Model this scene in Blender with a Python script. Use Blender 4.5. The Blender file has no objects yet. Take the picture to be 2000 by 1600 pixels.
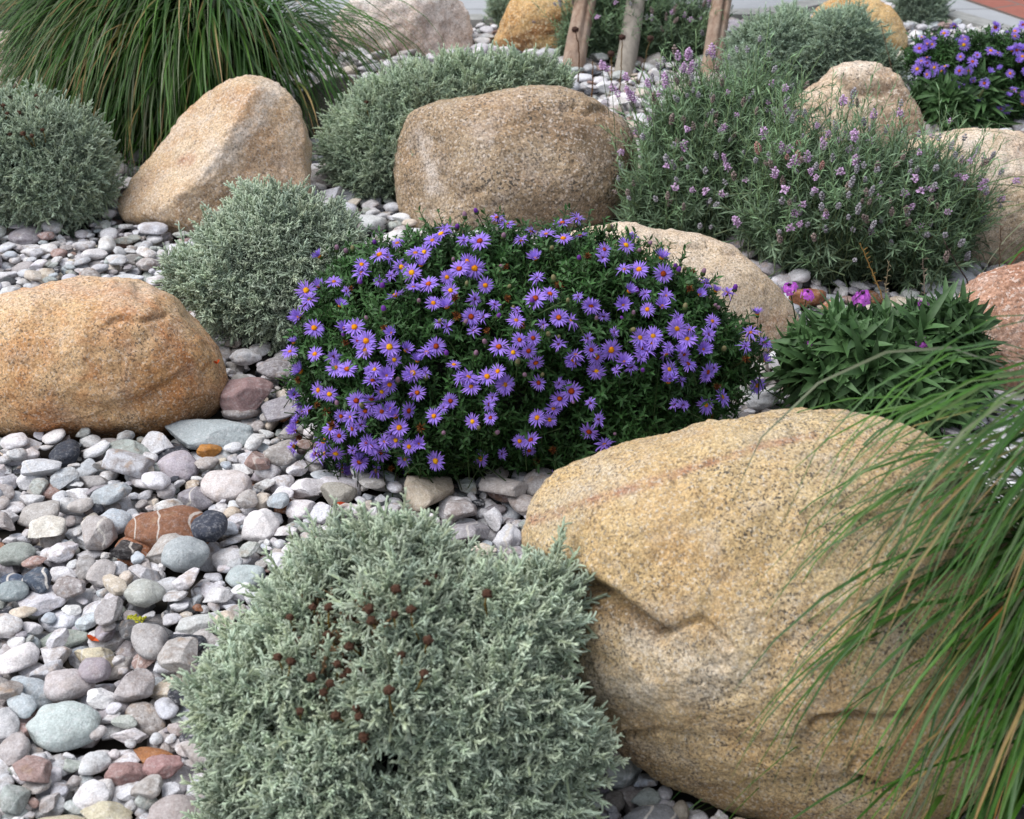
import bpy, bmesh, math, random
import numpy as np
from mathutils import Vector, Matrix, Quaternion

R = math.radians
rng = np.random.default_rng(7)
random.seed(7)
sc = bpy.context.scene
col = sc.collection

# ------------------------------------------------------------------ camera
H = 1.2
PITCH = R(29.5)
FPX = 3000.0                      # focal length measured on the 2000 px wide photograph
cam_d = bpy.data.cameras.new('camera')
cam = bpy.data.objects.new('camera', cam_d)
col.objects.link(cam)
cam.location = (0, 0, H)
cam.rotation_euler = (R(90) - PITCH, 0, 0)
cam_d.sensor_width = 36
cam_d.lens = 36 * FPX / 2000
cam_d.clip_start = 0.05
cam_d.clip_end = 300
cam_d.dof.use_dof = True
cam_d.dof.focus_distance = 2.22
cam_d.dof.aperture_fstop = 10
sc.camera = cam

# ------------------------------------------------------------------ sky and light (bright overcast)
SUN_EL, SUN_AZ = R(60), R(-95)    # azimuth: 0 = beyond the bed (+Y), negative = towards -X
w = bpy.data.worlds.new('World')
sc.world = w
w.use_nodes = True
nt = w.node_tree
bg = nt.nodes['Background']
sky = nt.nodes.new('ShaderNodeTexSky')
sky.sky_type = 'NISHITA'
sky.sun_disc = False
sky.sun_elevation = SUN_EL
sky.sun_rotation = SUN_AZ
hs = nt.nodes.new('ShaderNodeHueSaturation')
hs.inputs['Saturation'].default_value = 0.42
nt.links.new(sky.outputs[0], hs.inputs['Color'])
nt.links.new(hs.outputs[0], bg.inputs[0])
bg.inputs[1].default_value = 0.08
sun_d = bpy.data.lights.new('sun', 'SUN')
sun_d.energy = 1.5
sun_d.angle = R(55)
sun_d.color = (1.0, 0.985, 0.97)
sun = bpy.data.objects.new('sun', sun_d)
col.objects.link(sun)
sd = Vector((math.sin(SUN_AZ) * math.cos(SUN_EL), math.cos(SUN_AZ) * math.cos(SUN_EL), math.sin(SUN_EL)))
sun.rotation_euler = (-sd).to_track_quat('-Z', 'Y').to_euler()
sun.location = (0, 2, 4)
sc.view_settings.view_transform = 'Standard'
sc.view_settings.look = 'None'
sc.view_settings.exposure = 1.3
sc.view_settings.gamma = 1.0
sc.render.engine = 'CYCLES'
sc.cycles.max_bounces = 6
sc.cycles.diffuse_bounces = 3
sc.cycles.use_denoising = True

# ------------------------------------------------------------------ small maths
CAM = np.array([0, 0, H])
FW = np.array([0, math.cos(PITCH), -math.sin(PITCH)])
UP = np.array([0, math.sin(PITCH), math.cos(PITCH)])
RT = np.array([1.0, 0, 0])
ZUP = np.array([0, 0, 1.0])

def ray(px, py):
    return FW + (px - 1000) / FPX * RT + (800 - py) / FPX * UP

def ground(px, py, z=0.0):
    d = ray(px, py)
    t = (z - H) / d[2]
    return CAM + d * t

def to_px(P):
    P = np.atleast_2d(P)
    q = P - CAM
    Z = q @ FW
    return np.stack([1000 + FPX * (q @ RT) / Z, 800 - FPX * (q @ UP) / Z], 1), Z

def srgb(r, g, b, k=1.0):
    def f(c):
        c /= 255.0
        return c / 12.92 if c <= 0.04045 else ((c + 0.055) / 1.055) ** 2.4
    return np.array([f(r) * k, f(g) * k, f(b) * k])

def norm(a):
    return a / (np.linalg.norm(a, axis=-1, keepdims=True) + 1e-12)

def _hash(x, y, z, seed):
    h = (x * 374761393 + y * 668265263 + z * 2147483647 + seed * 1274126177) & 0xFFFFFFFF
    h = ((h ^ (h >> 13)) * 1274126177) & 0xFFFFFFFF
    h = ((h ^ (h >> 16)) * 2246822519) & 0xFFFFFFFF
    return ((h ^ (h >> 15)) & 0xFFFFFF) / float(0xFFFFFF) * 2 - 1

def vnoise(P, seed=0):
    i = np.floor(P).astype(np.int64)
    f = P - i
    u = f * f * f * (f * (f * 6 - 15) + 10)
    x, y, z = i[:, 0], i[:, 1], i[:, 2]
    r = 0
    for dx in (0, 1):
        wx = u[:, 0] if dx else 1 - u[:, 0]
        for dy in (0, 1):
            wy = u[:, 1] if dy else 1 - u[:, 1]
            for dz in (0, 1):
                wz = u[:, 2] if dz else 1 - u[:, 2]
                r = r + wx * wy * wz * _hash(x + dx, y + dy, z + dz, seed)
    return r

def fbm(P, octs=4, seed=0, gain=0.5):
    a, s, r = 1.0, 1.0, 0
    for o in range(octs):
        r = r + a * vnoise(P * s + 17.3 * o, seed + o)
        a *= gain
        s *= 2.03
    return r

_ico = {}
def ico(sub):
    if sub not in _ico:
        bm = bmesh.new()
        bmesh.ops.create_icosphere(bm, subdivisions=sub, radius=1)
        V = np.array([v.co[:] for v in bm.verts])
        F = np.array([[v.index for v in f.verts] for f in bm.faces])
        bm.free()
        _ico[sub] = (V, F)
    V, F = _ico[sub]
    return V.copy(), F

def vnormals(V, F):
    fn = np.cross(V[F[:, 1]] - V[F[:, 0]], V[F[:, 2]] - V[F[:, 0]])
    N = np.zeros_like(V)
    for k in range(3):
        np.add.at(N, F[:, k], fn)
    return norm(N)

def in_poly(poly, x, y):
    x = np.atleast_1d(x); y = np.atleast_1d(y)
    ins = np.zeros(x.shape, bool)
    n = len(poly)
    for i in range(n):
        x0, y0 = poly[i]; x1, y1 = poly[(i + 1) % n]
        c = (y0 > y) != (y1 > y)
        xi = (x1 - x0) * (y - y0) / ((y1 - y0) if y1 != y0 else 1e-9) + x0
        ins ^= c & (x < xi)
    return ins

def poly_dist(pts, line):
    """distance of 2-D points to a polyline and the side (positive = below the line in the photo)"""
    best = np.full(len(pts), 1e9); side = np.zeros(len(pts))
    for (x0, y0), (x1, y1) in zip(line[:-1], line[1:]):
        d = np.array([x1 - x0, y1 - y0], float); L = np.hypot(*d); d /= L
        q = pts - np.array([x0, y0])
        t = np.clip(q @ d, 0, L)
        r = q - t[:, None] * d
        dd = np.hypot(r[:, 0], r[:, 1])
        s = d[0] * q[:, 1] - d[1] * q[:, 0]
        m = dd < best
        best[m] = dd[m]; side[m] = s[m]
    return best, np.sign(side)

# ------------------------------------------------------------------ objects
def tag(o, label=None, cat=None, group=None, kind=None):
    if label: o['label'] = label
    if cat: o['category'] = cat
    if group: o['group'] = group
    if kind: o['kind'] = kind
    return o

def empty(name, loc, label, cat, group=None):
    o = bpy.data.objects.new(name, None)
    o.empty_display_size = 0.05
    o.location = loc
    col.objects.link(o)
    return tag(o, label, cat, group)

def mesh_data(name, V, F, mat, tint=None, extra=None, smooth=True):
    me = bpy.data.meshes.new(name)
    Fs = F if isinstance(F, list) else [F]
    Fs = [f for f in Fs if len(f)]
    nl = sum(f.size for f in Fs); nf = sum(len(f) for f in Fs)
    me.vertices.add(len(V)); me.loops.add(nl); me.polygons.add(nf)
    me.vertices.foreach_set('co', np.ascontiguousarray(V, np.float32).ravel())
    me.loops.foreach_set('vertex_index', np.concatenate([f.ravel() for f in Fs]).astype(np.int32))
    tot = np.concatenate([np.full(len(f), f.shape[1]) for f in Fs]).astype(np.int32)
    st = np.concatenate([[0], np.cumsum(tot)[:-1]]).astype(np.int32)
    me.polygons.foreach_set('loop_start', st)
    me.polygons.foreach_set('loop_total', tot)
    me.polygons.foreach_set('use_smooth', np.full(nf, smooth))
    if tint is not None:
        t = np.ones((len(V), 4), np.float32); t[:, :3] = tint
        me.attributes.new('tint', 'FLOAT_COLOR', 'POINT').data.foreach_set('color', t.ravel())
    if extra:
        for k, a in extra.items():
            me.attributes.new(k, 'FLOAT_VECTOR', 'POINT').data.foreach_set('vector', np.ascontiguousarray(a, np.float32).ravel())
    me.materials.append(mat)
    me.update(calc_edges=True)
    return me

def mk(name, V, F, mat, parent=None, loc=None, **kw):
    """one mesh object; V is in world space, the origin goes to loc (or to the parent's base)"""
    V = np.asarray(V, float)
    if parent is not None:
        base = np.array(parent.location)
        o = bpy.data.objects.new(name, mesh_data(name, V - base, F, mat, **kw))
        o.parent = parent
    else:
        loc = np.zeros(3) if loc is None else np.asarray(loc)
        o = bpy.data.objects.new(name, mesh_data(name, V - loc, F, mat, **kw))
        o.location = loc
    col.objects.link(o)
    return o

def put(name, me, parent, loc, M):
    """a part that shares mesh data: loc in world space, M a 3x3 rotation (and scale)"""
    o = bpy.data.objects.new(name, me)
    col.objects.link(o)
    base = Vector(parent.location) if parent is not None else Vector((0, 0, 0))
    mm = Matrix([list(map(float, r)) for r in M]).to_4x4()
    mm.translation = Vector(loc) - base
    if parent is not None: o.parent = parent
    o.matrix_local = mm
    return o

def tube(P, r0, r1, k=5):
    P = np.asarray(P, float); n = len(P)
    T = norm(np.gradient(P, axis=0))
    ref = np.array([0.31, 0.17, 0.93]) if abs(T[0] @ np.array([0.31, 0.17, 0.93])) < 0.9 else np.array([1.0, 0, 0])
    A = norm(np.cross(T, ref)); B = np.cross(T, A)
    rr = np.linspace(r0, r1, n) if np.isscalar(r0) else np.asarray(r0)
    an = np.linspace(0, 2 * math.pi, k, endpoint=False)
    V = P[:, None] + rr[:, None, None] * (np.cos(an)[None, :, None] * A[:, None] + np.sin(an)[None, :, None] * B[:, None])
    V = V.reshape(-1, 3)
    i = np.arange(n - 1)[:, None] * k; j = np.arange(k)[None]
    F = np.stack([i + j, i + (j + 1) % k, i + k + (j + 1) % k, i + k + j], -1).reshape(-1, 4)
    c0 = np.stack([np.full(k, len(V)), (np.arange(k) + 1) % k, np.arange(k)], 1)
    c1 = np.stack([np.full(k, len(V) + 1), (n - 1) * k + np.arange(k), (n - 1) * k + (np.arange(k) + 1) % k], 1)
    return np.vstack([V, P[:1], P[-1:]]), [F, np.vstack([c0, c1])]

class Soup:
    """collects shapes (quads and triangles) for ONE mesh"""
    def __init__(s): s.V, s.Q, s.T, s.C, s.n = [], [], [], [], 0
    def add(s, V, F, c=(1, 1, 1)):
        for f in (F if isinstance(F, list) else [F]):
            if len(f): (s.Q if f.shape[1] == 4 else s.T).append(f + s.n)
        s.V.append(np.asarray(V)); s.n += len(V)
        s.C.append(np.broadcast_to(np.asarray(c, float), (len(V), 3)))
    def arrays(s):
        F = []
        if s.Q: F.append(np.vstack(s.Q))
        if s.T: F.append(np.vstack(s.T))
        return np.vstack(s.V), F, np.vstack(s.C)
    def build(s, name, mat, parent=None, loc=None):
        V, F, C = s.arrays()
        return mk(name, V, F, mat, parent, loc, tint=C)
    def data(s, name, mat):
        V, F, C = s.arrays()
        return mesh_data(name, V, F, mat, tint=C)

def frames(D, spin=None):
    """rotation matrices (n,3,3) whose local Z follows D, turned at random about it"""
    D = norm(np.atleast_2d(D)); n = len(D)
    ref = np.where(np.abs(D[:, 2:3]) < 0.95, np.array([[0, 0, 1.0]]), np.array([[1.0, 0, 0]]))
    A = norm(np.cross(ref, D)); B = np.cross(D, A)
    a = rng.uniform(0, 2 * math.pi, n) if spin is None else np.broadcast_to(spin, n)
    c, s_ = np.cos(a)[:, None], np.sin(a)[:, None]
    return np.stack([A * c + B * s_, -A * s_ + B * c, D], -1)

def scatter(protos, which, M, T, tint):
    """copies of proto shapes [(V, F list, C)] gathered as one soup"""
    out = Soup()
    for k, (V, F, C) in enumerate(protos):
        m = np.where(which == k)[0]
        if not len(m): continue
        W = np.einsum('nij,vj->nvi', M[m], V) + T[m][:, None]
        cc = C[None] * tint[m][:, None]
        off = (np.arange(len(m)) * len(V))[:, None, None]
        Fs = [(f[None] + off).reshape(-1, f.shape[1]) for f in (F if isinstance(F, list) else [F])]
        out.add(W.reshape(-1, 3), Fs)
        out.C[-1] = cc.reshape(-1, 3)
    return out

# ------------------------------------------------------------------ materials
def new_mat(name):
    m = bpy.data.materials.new(name)
    m.use_nodes = True
    t = m.node_tree
    b = t.nodes['Principled BSDF']
    return m, t, b

def N(t, typ, **kw):
    n = t.nodes.new(typ)
    for k, v in kw.items():
        if k.startswith('i_'): n.inputs[k[2:].replace('_', ' ')].default_value = v
        else: setattr(n, k, v)
    return n

def mixc(t, fac, a, b, mode='MIX'):
    n = t.nodes.new('ShaderNodeMix'); n.data_type = 'RGBA'; n.blend_type = mode
    for sock, val in ((n.inputs[0], fac), (n.inputs[6], a), (n.inputs[7], b)):
        if isinstance(val, bpy.types.NodeSocket): t.links.new(val, sock)
        elif np.isscalar(val): sock.default_value = val
        else: sock.default_value = (*val[:3], 1)
    return n.outputs[2]

def ramp(t, src, lo, hi, a=0.0, b=1.0):
    n = t.nodes.new('ShaderNodeMapRange')
    n.inputs[1].default_value = lo; n.inputs[2].default_value = hi
    n.inputs[3].default_value = a; n.inputs[4].default_value = b
    t.links.new(src, n.inputs[0])
    return n.outputs[0]

def noise(t, co, scale, detail=4, rough=0.55, dist=0.0):
    n = N(t, 'ShaderNodeTexNoise', i_Scale=scale, i_Detail=detail, i_Roughness=rough, i_Distortion=dist)
    t.links.new(co, n.inputs['Vector'])
    return n.outputs[0]

def mul(t, a, b):
    n = t.nodes.new('ShaderNodeMath'); n.operation = 'MULTIPLY'
    for s, v in ((n.inputs[0], a), (n.inputs[1], b)):
        if isinstance(v, bpy.types.NodeSocket): t.links.new(v, s)
        else: s.default_value = v
    return n.outputs[0]

def bump(t, b, h, strength, dist):
    n = N(t, 'ShaderNodeBump', i_Strength=strength, i_Distance=dist)
    t.links.new(h, n.inputs['Height'])
    t.links.new(n.outputs[0], b.inputs['Normal'])

def rock_mat(name, c1, c2, rust, rust_amt=0.5, speck=0.5, grain=220, seed=0, pale=(0.62, 0.56, 0.5), dark=(0.05, 0.045, 0.04), brown_mark=(0.12, 0.08, 0.045)):
    m, t, b = new_mat(name)
    tc = N(t, 'ShaderNodeTexCoord'); mp = N(t, 'ShaderNodeMapping')
    mp.inputs['Location'].default_value = (seed * 3.1, seed * 1.7, seed * 2.3)
    t.links.new(tc.outputs['Object'], mp.inputs[0]); co = mp.outputs[0]
    c = mixc(t, ramp(t, noise(t, co, 7, 5, 0.6), 0.38, 0.62), c1, c2)
    c = mixc(t, mul(t, ramp(t, noise(t, co, 4.2, 6, 0.62, 0.6), 0.5, 0.68), rust_amt), c, rust)
    c = mixc(t, mul(t, ramp(t, noise(t, co, 28, 4, 0.7), 0.5, 0.75), 0.55 * rust_amt), c, rust)
    mo = noise(t, co, 19, 6, 0.72, 0.5)
    c = mixc(t, mul(t, ramp(t, mo, 0.5, 0.66), 0.5), c, mixc(t, 1.0, pale, (0.8, 0.78, 0.78), 'MULTIPLY'))
    c = mixc(t, ramp(t, noise(t, co, 33, 6, 0.75), 0.56, 0.72, 0, 0.5), c, mixc(t, 1.0, c, (0.5, 0.46, 0.42), 'MULTIPLY'))
    at = N(t, 'ShaderNodeAttribute', attribute_name='mark')
    sx = N(t, 'ShaderNodeSeparateXYZ'); t.links.new(at.outputs['Vector'], sx.inputs[0])
    brk = ramp(t, noise(t, co, 45, 4, 0.7), 0.3, 0.6)
    c = mixc(t, mul(t, sx.outputs[2], brk), c, pale)
    c = mixc(t, mul(t, sx.outputs[0], brk), c, (0.36, 0.15, 0.09))
    c = mixc(t, mul(t, sx.outputs[1], ramp(t, noise(t, co, 60, 4, 0.7), 0.2, 0.5)), c, brown_mark)  # soil stain elsewhere just a darker tone
    g = noise(t, co, grain * 1.3, 3, 0.8)
    c = mixc(t, ramp(t, g, 0.36, 0.64), mixc(t, 1.0, c, (0.55, 0.5, 0.45), 'MULTIPLY'), mixc(t, 1.0, c, (1.32, 1.32, 1.34), 'MULTIPLY'))
    den = ramp(t, noise(t, co, 11, 4, 0.65), 0.35, 0.65, 0.35, 1.0)
    pl = noise(t, co, grain * 0.9, 2, 0.6, 0.3)
    c = mixc(t, mul(t, ramp(t, pl, 0.36, 0.43, 0.6, 0.0), 1.0), c, pale)
    s1 = noise(t, co, grain * 1.0, 2.5, 0.65, 0.4)
    th = 0.59 - 0.05 * speck
    c = mixc(t, mul(t, ramp(t, s1, th, th + 0.035), mul(t, den, 0.6 + 0.4 * speck)), c, dark)
    s2 = noise(t, co, grain * 2.6, 2, 0.6)
    c = mixc(t, mul(t, ramp(t, s2, 0.56, 0.61), 0.35 + 0.4 * speck), c, dark)
    t.links.new(c, b.inputs['Base Color'])
    b.inputs['Roughness'].default_value = 0.85
    b.inputs['Specular IOR Level'].default_value = 0.25
    h = N(t, 'ShaderNodeMath', operation='ADD')
    t.links.new(noise(t, co, 70, 6, 0.72), h.inputs[0]); t.links.new(mul(t, g, 0.35), h.inputs[1])
    bump(t, b, h.outputs[0], 0.5, 0.005)
    return m

def pebble_mat():
    m, t, b = new_mat('pebble_stone')
    at = N(t, 'ShaderNodeAttribute', attribute_name='tint')
    rc = N(t, 'ShaderNodeAttribute', attribute_name='rc')
    pr = N(t, 'ShaderNodeAttribute', attribute_name='traits')      # x veins, y dusting, z mottling
    s = N(t, 'ShaderNodeSeparateXYZ'); t.links.new(pr.outputs['Vector'], s.inputs[0])
    co = rc.outputs['Vector']; c = at.outputs['Color']
    n1 = noise(t, co, 70, 5, 0.65, 0.4)
    c = mixc(t, mul(t, s.outputs[2], ramp(t, n1, 0.42, 0.62)), c, mixc(t, 1.0, c, (0.62, 0.56, 0.52), 'MULTIPLY'))
    c = mixc(t, mul(t, s.outputs[1], ramp(t, noise(t, co, 160, 5, 0.7), 0.5, 0.72)), c, (0.72, 0.71, 0.71))
    c = mixc(t, mul(t, s.outputs[2], mul(t, ramp(t, noise(t, co, 45, 3, 0.6), 0.58, 0.7), 0.6)), c, (0.36, 0.24, 0.15))
    v = N(t, 'ShaderNodeTexWave', i_Scale=9.0, i_Distortion=7.0, i_Detail=2.0); v.inputs['Detail Scale'].default_value = 1.4; t.links.new(co, v.inputs['Vector'])
    c = mixc(t, mul(t, s.outputs[0], ramp(t, v.outputs[1], 0.975, 0.992, 0.0, 0.85)), c, (0.62, 0.58, 0.53))
    g = noise(t, co, 420, 3, 0.7)
    c = mixc(t, ramp(t, g, 0.33, 0.67), mixc(t, 1.0, c, (0.74, 0.735, 0.73), 'MULTIPLY'), mixc(t, 1.0, c, (1.13, 1.13, 1.13), 'MULTIPLY'))
    t.links.new(c, b.inputs['Base Color'])
    b.inputs['Roughness'].default_value = 0.72
    b.inputs['Specular IOR Level'].default_value = 0.3
    h = N(t, 'ShaderNodeMath', operation='ADD')
    t.links.new(n1, h.inputs[0]); t.links.new(mul(t, g, 0.25), h.inputs[1])
    bump(t, b, h.outputs[0], 0.7, 0.005)
    return m

def leaf_mat(name, trans=0.2, rough=0.6, spec=0.3, fuzz=0.0, g=1.0):
    m, t, b = new_mat(name)
    at = N(t, 'ShaderNodeAttribute', attribute_name='tint')
    tc = N(t, 'ShaderNodeTexCoord')
    c = mixc(t, ramp(t, noise(t, tc.outputs['Object'], 130, 3, 0.6), 0.3, 0.7), mixc(t, 1.0, at.outputs['Color'], (0.82 * g, 0.82 * g, 0.8 * g), 'MULTIPLY'), mixc(t, 1.0, at.outputs['Color'], (1.15 * g, 1.15 * g, 1.12 * g), 'MULTIPLY'))
    t.links.new(c, b.inputs['Base Color'])
    b.inputs['Roughness'].default_value = rough
    b.inputs['Specular IOR Level'].default_value = spec
    if fuzz:
        b.inputs['Sheen Weight'].default_value = fuzz
        b.inputs['Sheen Roughness'].default_value = 0.5
    if trans:
        tr = N(t, 'ShaderNodeBsdfTranslucent'); mx = N(t, 'ShaderNodeMixShader')
        t.links.new(c, tr.inputs[0]); mx.inputs[0].default_value = trans
        t.links.new(b.outputs[0], mx.inputs[1]); t.links.new(tr.outputs[0], mx.inputs[2])
        t.links.new(mx.outputs[0], t.nodes['Material Output'].inputs[0])
    return m

M_PEB = pebble_mat()
M_SANT = leaf_mat('silver_foliage', 0.12, 0.85, 0.15, 0.15)
M_LEAF = leaf_mat('green_foliage', 0.15, 0.5, 0.3, g=0.78)
M_GRASS = leaf_mat('grass_blade', 0.2, 0.45, 0.35, g=0.82)
M_PETAL = leaf_mat('petal', 0.3, 0.6, 0.2)
M_DRY = leaf_mat('dry_stem', 0.0, 0.85, 0.15)
M_DISC = leaf_mat('flower_disc', 0.0, 0.9, 0.1)

# ------------------------------------------------------------------ outlines blown up to solid bodies
class Hull: pass
HULLS = []

def hull(outline, ctr=None, bury=0.015, front=0.5, back=0.6, n=2.2, sub=6, shrink=0, smooth=3, rock=True, ybot=None):
    """A body whose outline, seen from where the photograph was taken, follows the given points, standing on the ground
    at its own distance and with its own real depth (front/back: half depths as a share of its mean radius)."""
    poly = np.array(outline, float)
    c = np.array(ctr if ctr else ((poly[:, 0].min() + poly[:, 0].max()) / 2, (poly[:, 1].min() + poly[:, 1].max()) / 2), float)
    K = 360
    th = np.linspace(-math.pi, math.pi, K, endpoint=False)
    r = np.zeros(K)
    for k in range(K):
        d = np.array([math.cos(th[k]), -math.sin(th[k])])
        best = 0
        for i in range(len(poly)):
            a, b = poly[i] - c, poly[(i + 1) % len(poly)] - c
            e = b - a
            den = d[0] * e[1] - d[1] * e[0]
            if abs(den) < 1e-9: continue
            tt = (a[0] * e[1] - a[1] * e[0]) / den
            s_ = (a[0] * d[1] - a[1] * d[0]) / den
            if tt > 0 and -1e-6 <= s_ <= 1 + 1e-6: best = max(best, tt)
        r[k] = best
    kern = np.exp(-0.5 * (np.arange(-12, 13) / smooth) ** 2); kern /= kern.sum()
    r = np.convolve(np.concatenate([r[-12:], r, r[:12]]), kern, 'same')[12:-12] - shrink
    A = np.stack([np.ones(K), np.cos(th), np.sin(th), np.cos(2 * th), np.sin(2 * th)], 1)
    co = np.linalg.lstsq(A, r, rcond=None)[0]
    rs = A @ co
    yb = poly[:, 1].max() if ybot is None else ybot
    d = ray(c[0], yb)
    Zc = (-bury - H) / d[2]                      # depth along the view axis
    S = Zc / FPX
    V, F = ico(sub)
    ang = np.arctan2(V[:, 1], V[:, 0])
    k = (ang + math.pi) / (2 * math.pi) * K
    xp = np.arange(K + 1)
    re = np.interp(k, xp, np.append(r, r[0])); rsm = np.interp(k, xp, np.append(rs, rs[0]))
    sw = np.abs(V[:, 2]); cw = np.hypot(V[:, 0], V[:, 1])
    f = np.clip(sw * 1.35, 0, 1); f = f * f * (3 - 2 * f)
    rad = re * (1 - f) + rsm * f
    hh = cw ** (2 / n) * rad * S
    mean = r.mean() * S
    dep = np.sign(V[:, 2]) * sw ** (2 / n) * np.where(V[:, 2] > 0, front, back) * mean
    L = np.stack([hh * np.cos(ang), hh * np.sin(ang), dep], 1)
    h = Hull()
    h.L, h.F, h.c, h.Zc, h.S, h.mean, h.poly, h.ybot, h.rock = L, F, c, Zc, S, mean, poly, yb, rock
    h.origin = CAM + ray(*c) * Zc
    HULLS.append(h)
    return h

def finish(h):
    h.V = h.origin + h.L @ np.stack([RT, UP, -FW])
    h.N = vnormals(h.V, h.F)
    if (h.N * (h.V - h.V.mean(0))).sum() < 0: h.N = -h.N
    h.px, h.Z = to_px(h.V)
    h.front = (h.N * (CAM - h.V)).sum(1) > 0
    b = h.V[np.abs(h.V[:, 2]) < 0.04]
    h.base = np.array([b[:, 0].mean(), b[:, 1].mean(), 0]) if len(b) else np.array([h.origin[0], h.origin[1], 0])
    return h

def local_px(h):
    return np.stack([h.c[0] + h.L[:, 0] / h.S, h.c[1] - h.L[:, 1] / h.S], 1)

def cut(h, nrm, frac, soft=0.012):
    n_ = norm(np.array(nrm, float)); s = h.L @ n_
    d = frac * s.max(); e = s - d
    e2 = e - soft * np.logaddexp(0, e / soft)
    h.L += n_ * (e2 - e)[:, None]

def crease(h, line, width, depth, step=0.0, fall=60):
    """a crack (depth) or an undercut step (below the line) on the near side of the body"""
    p = local_px(h) + 7 * np.stack([fbm(h.L * 26, 3, 71), fbm(h.L * 26, 3, 72)], 1); d, s = poly_dist(p, line)
    nr = norm(h.L)
    a = depth * np.exp(-(d / width) ** 2)
    if step:
        fade = np.clip((line[-1][0] + 20 - p[:, 0]) / (0.45 * (line[-1][0] - line[0][0])), 0, 1)
        a = a + step * fade * np.where(s > 0, np.exp(-d / fall), np.exp(-(d / (width * 0.8)) ** 2))
    m = np.clip(h.L[:, 2] / (0.25 * h.mean), 0, 1)
    h.L -= nr * (a * m)[:, None]

def rough(h, amps, seed=0):
    nr = norm(h.L)
    for k, (a, sc_, o) in enumerate(amps):
        h.L += nr * (a * fbm(h.L * sc_ + seed * 7.7, o, seed + k * 11))[:, None]

def boulder(label, outline, mat, group=None, cuts=(), creases=(), marks=(), amps=None, seed=1, **kw):
    kw.setdefault('smooth', 5)
    h = hull(outline, **kw)
    for c_ in cuts: cut(h, *c_)
    rough(h, amps or [(0.035 * h.mean, 2.2 / h.mean, 2), (0.012 * h.mean, 9 / h.mean, 3), (0.0022, 70, 3)], seed)
    for c_ in creases: crease(h, *c_)
    p = local_px(h)
    mk_ = np.zeros((len(p), 3))
    for line, wd, ch, st in marks:
        wob = 1 + 0.5 * fbm(h.L * 14, 3, seed + ch)
        d, _ = poly_dist(p, line) if len(line) > 1 else (np.hypot(p[:, 0] - line[0][0], p[:, 1] - line[0][1]), 0)
        mk_[:, ch] = np.maximum(mk_[:, ch], st * np.clip(1.4 - d / (wd * np.clip(wob, 0.3, 2)), 0, 1) * (h.L[:, 2] > -0.02))
    finish(h)
    V = h.V.copy(); V[:, 2] = np.maximum(V[:, 2], -0.07)
    o = mk('boulder', V, h.F, mat, loc=h.base, extra={'mark': mk_})
    tag(o, label, 'boulder', group)
    h.obj = o
    return h

# ------------------------------------------------------------------ ground and paving
def flat_mesh(pts, z):
    V = np.array([[p[0], p[1], z] for p in pts]); return V, np.array([list(range(len(pts)))])

m_soil, t, b = new_mat('dark_soil')
tc = N(t, 'ShaderNodeTexCoord')
t.links.new(mixc(t, noise(t, tc.outputs['Object'], 30, 5), (0.03, 0.025, 0.02), (0.09, 0.075, 0.06)), b.inputs['Base Color'])
b.inputs['Roughness'].default_value = 0.95
V, F = flat_mesh([(-60, -20), (60, -20), (60, 140), (-60, 140)], -0.012)
tag(mk('ground', V, F, m_soil), kind='structure')

m_pave, t, b = new_mat('grey_paving')
tc = N(t, 'ShaderNodeTexCoord')
br = N(t, 'ShaderNodeTexBrick', i_Scale=1.0)
br.inputs['Brick Width'].default_value = 0.42; br.inputs['Row Height'].default_value = 0.2
br.inputs['Mortar Size'].default_value = 0.004
br.inputs['Color1'].default_value = (0.36, 0.37, 0.385, 1); br.inputs['Color2'].default_value = (0.31, 0.32, 0.335, 1)
br.inputs['Mortar'].default_value = (0.2, 0.2, 0.2, 1)
t.links.new(tc.outputs['Object'], br.inputs['Vector'])
c = mixc(t, ramp(t, noise(t, tc.outputs['Object'], 9, 6, 0.7), 0.3, 0.7), mixc(t, 1.0, br.outputs[0], (0.85, 0.85, 0.85), 'MULTIPLY'), br.outputs[0])
t.links.new(c, b.inputs['Base Color']); b.inputs['Roughness'].default_value = 0.85
bump(t, b, noise(t, tc.outputs['Object'], 120, 4), 0.2, 0.003)

edge_px = [(-700, 66), (400, 66), (945, 62), (1500, 50), (1700, 8), (1850, 52), (2050, 112), (2500, 240)]
E = [ground(*p)[:2] for p in edge_px]
poly = [tuple(p) for p in E] + [(40, 1.5), (40, 100), (-40, 100), (-40, float(E[0][1]))]
V, F = flat_mesh(poly, 0.03)
tag(mk('pavement', V, F, m_pave), kind='structure')

def strip(p0, p1, off0, off1, z0, z1, mat, name):
    a, b_ = np.array(p0, float), np.array(p1, float)
    d = norm(b_ - a); n_ = np.array([-d[1], d[0]])
    q = [a + n_ * off0, b_ + n_ * off0, b_ + n_ * off1, a + n_ * off1]
    V = np.array([[x[0], x[1], z] for z in (z0, z1) for x in q])
    F = np.array([[4, 5, 6, 7], [0, 1, 5, 4], [1, 2, 6, 5], [2, 3, 7, 6], [3, 0, 4, 7]])
    return mk(name, V, F, mat, smooth=False)

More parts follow.
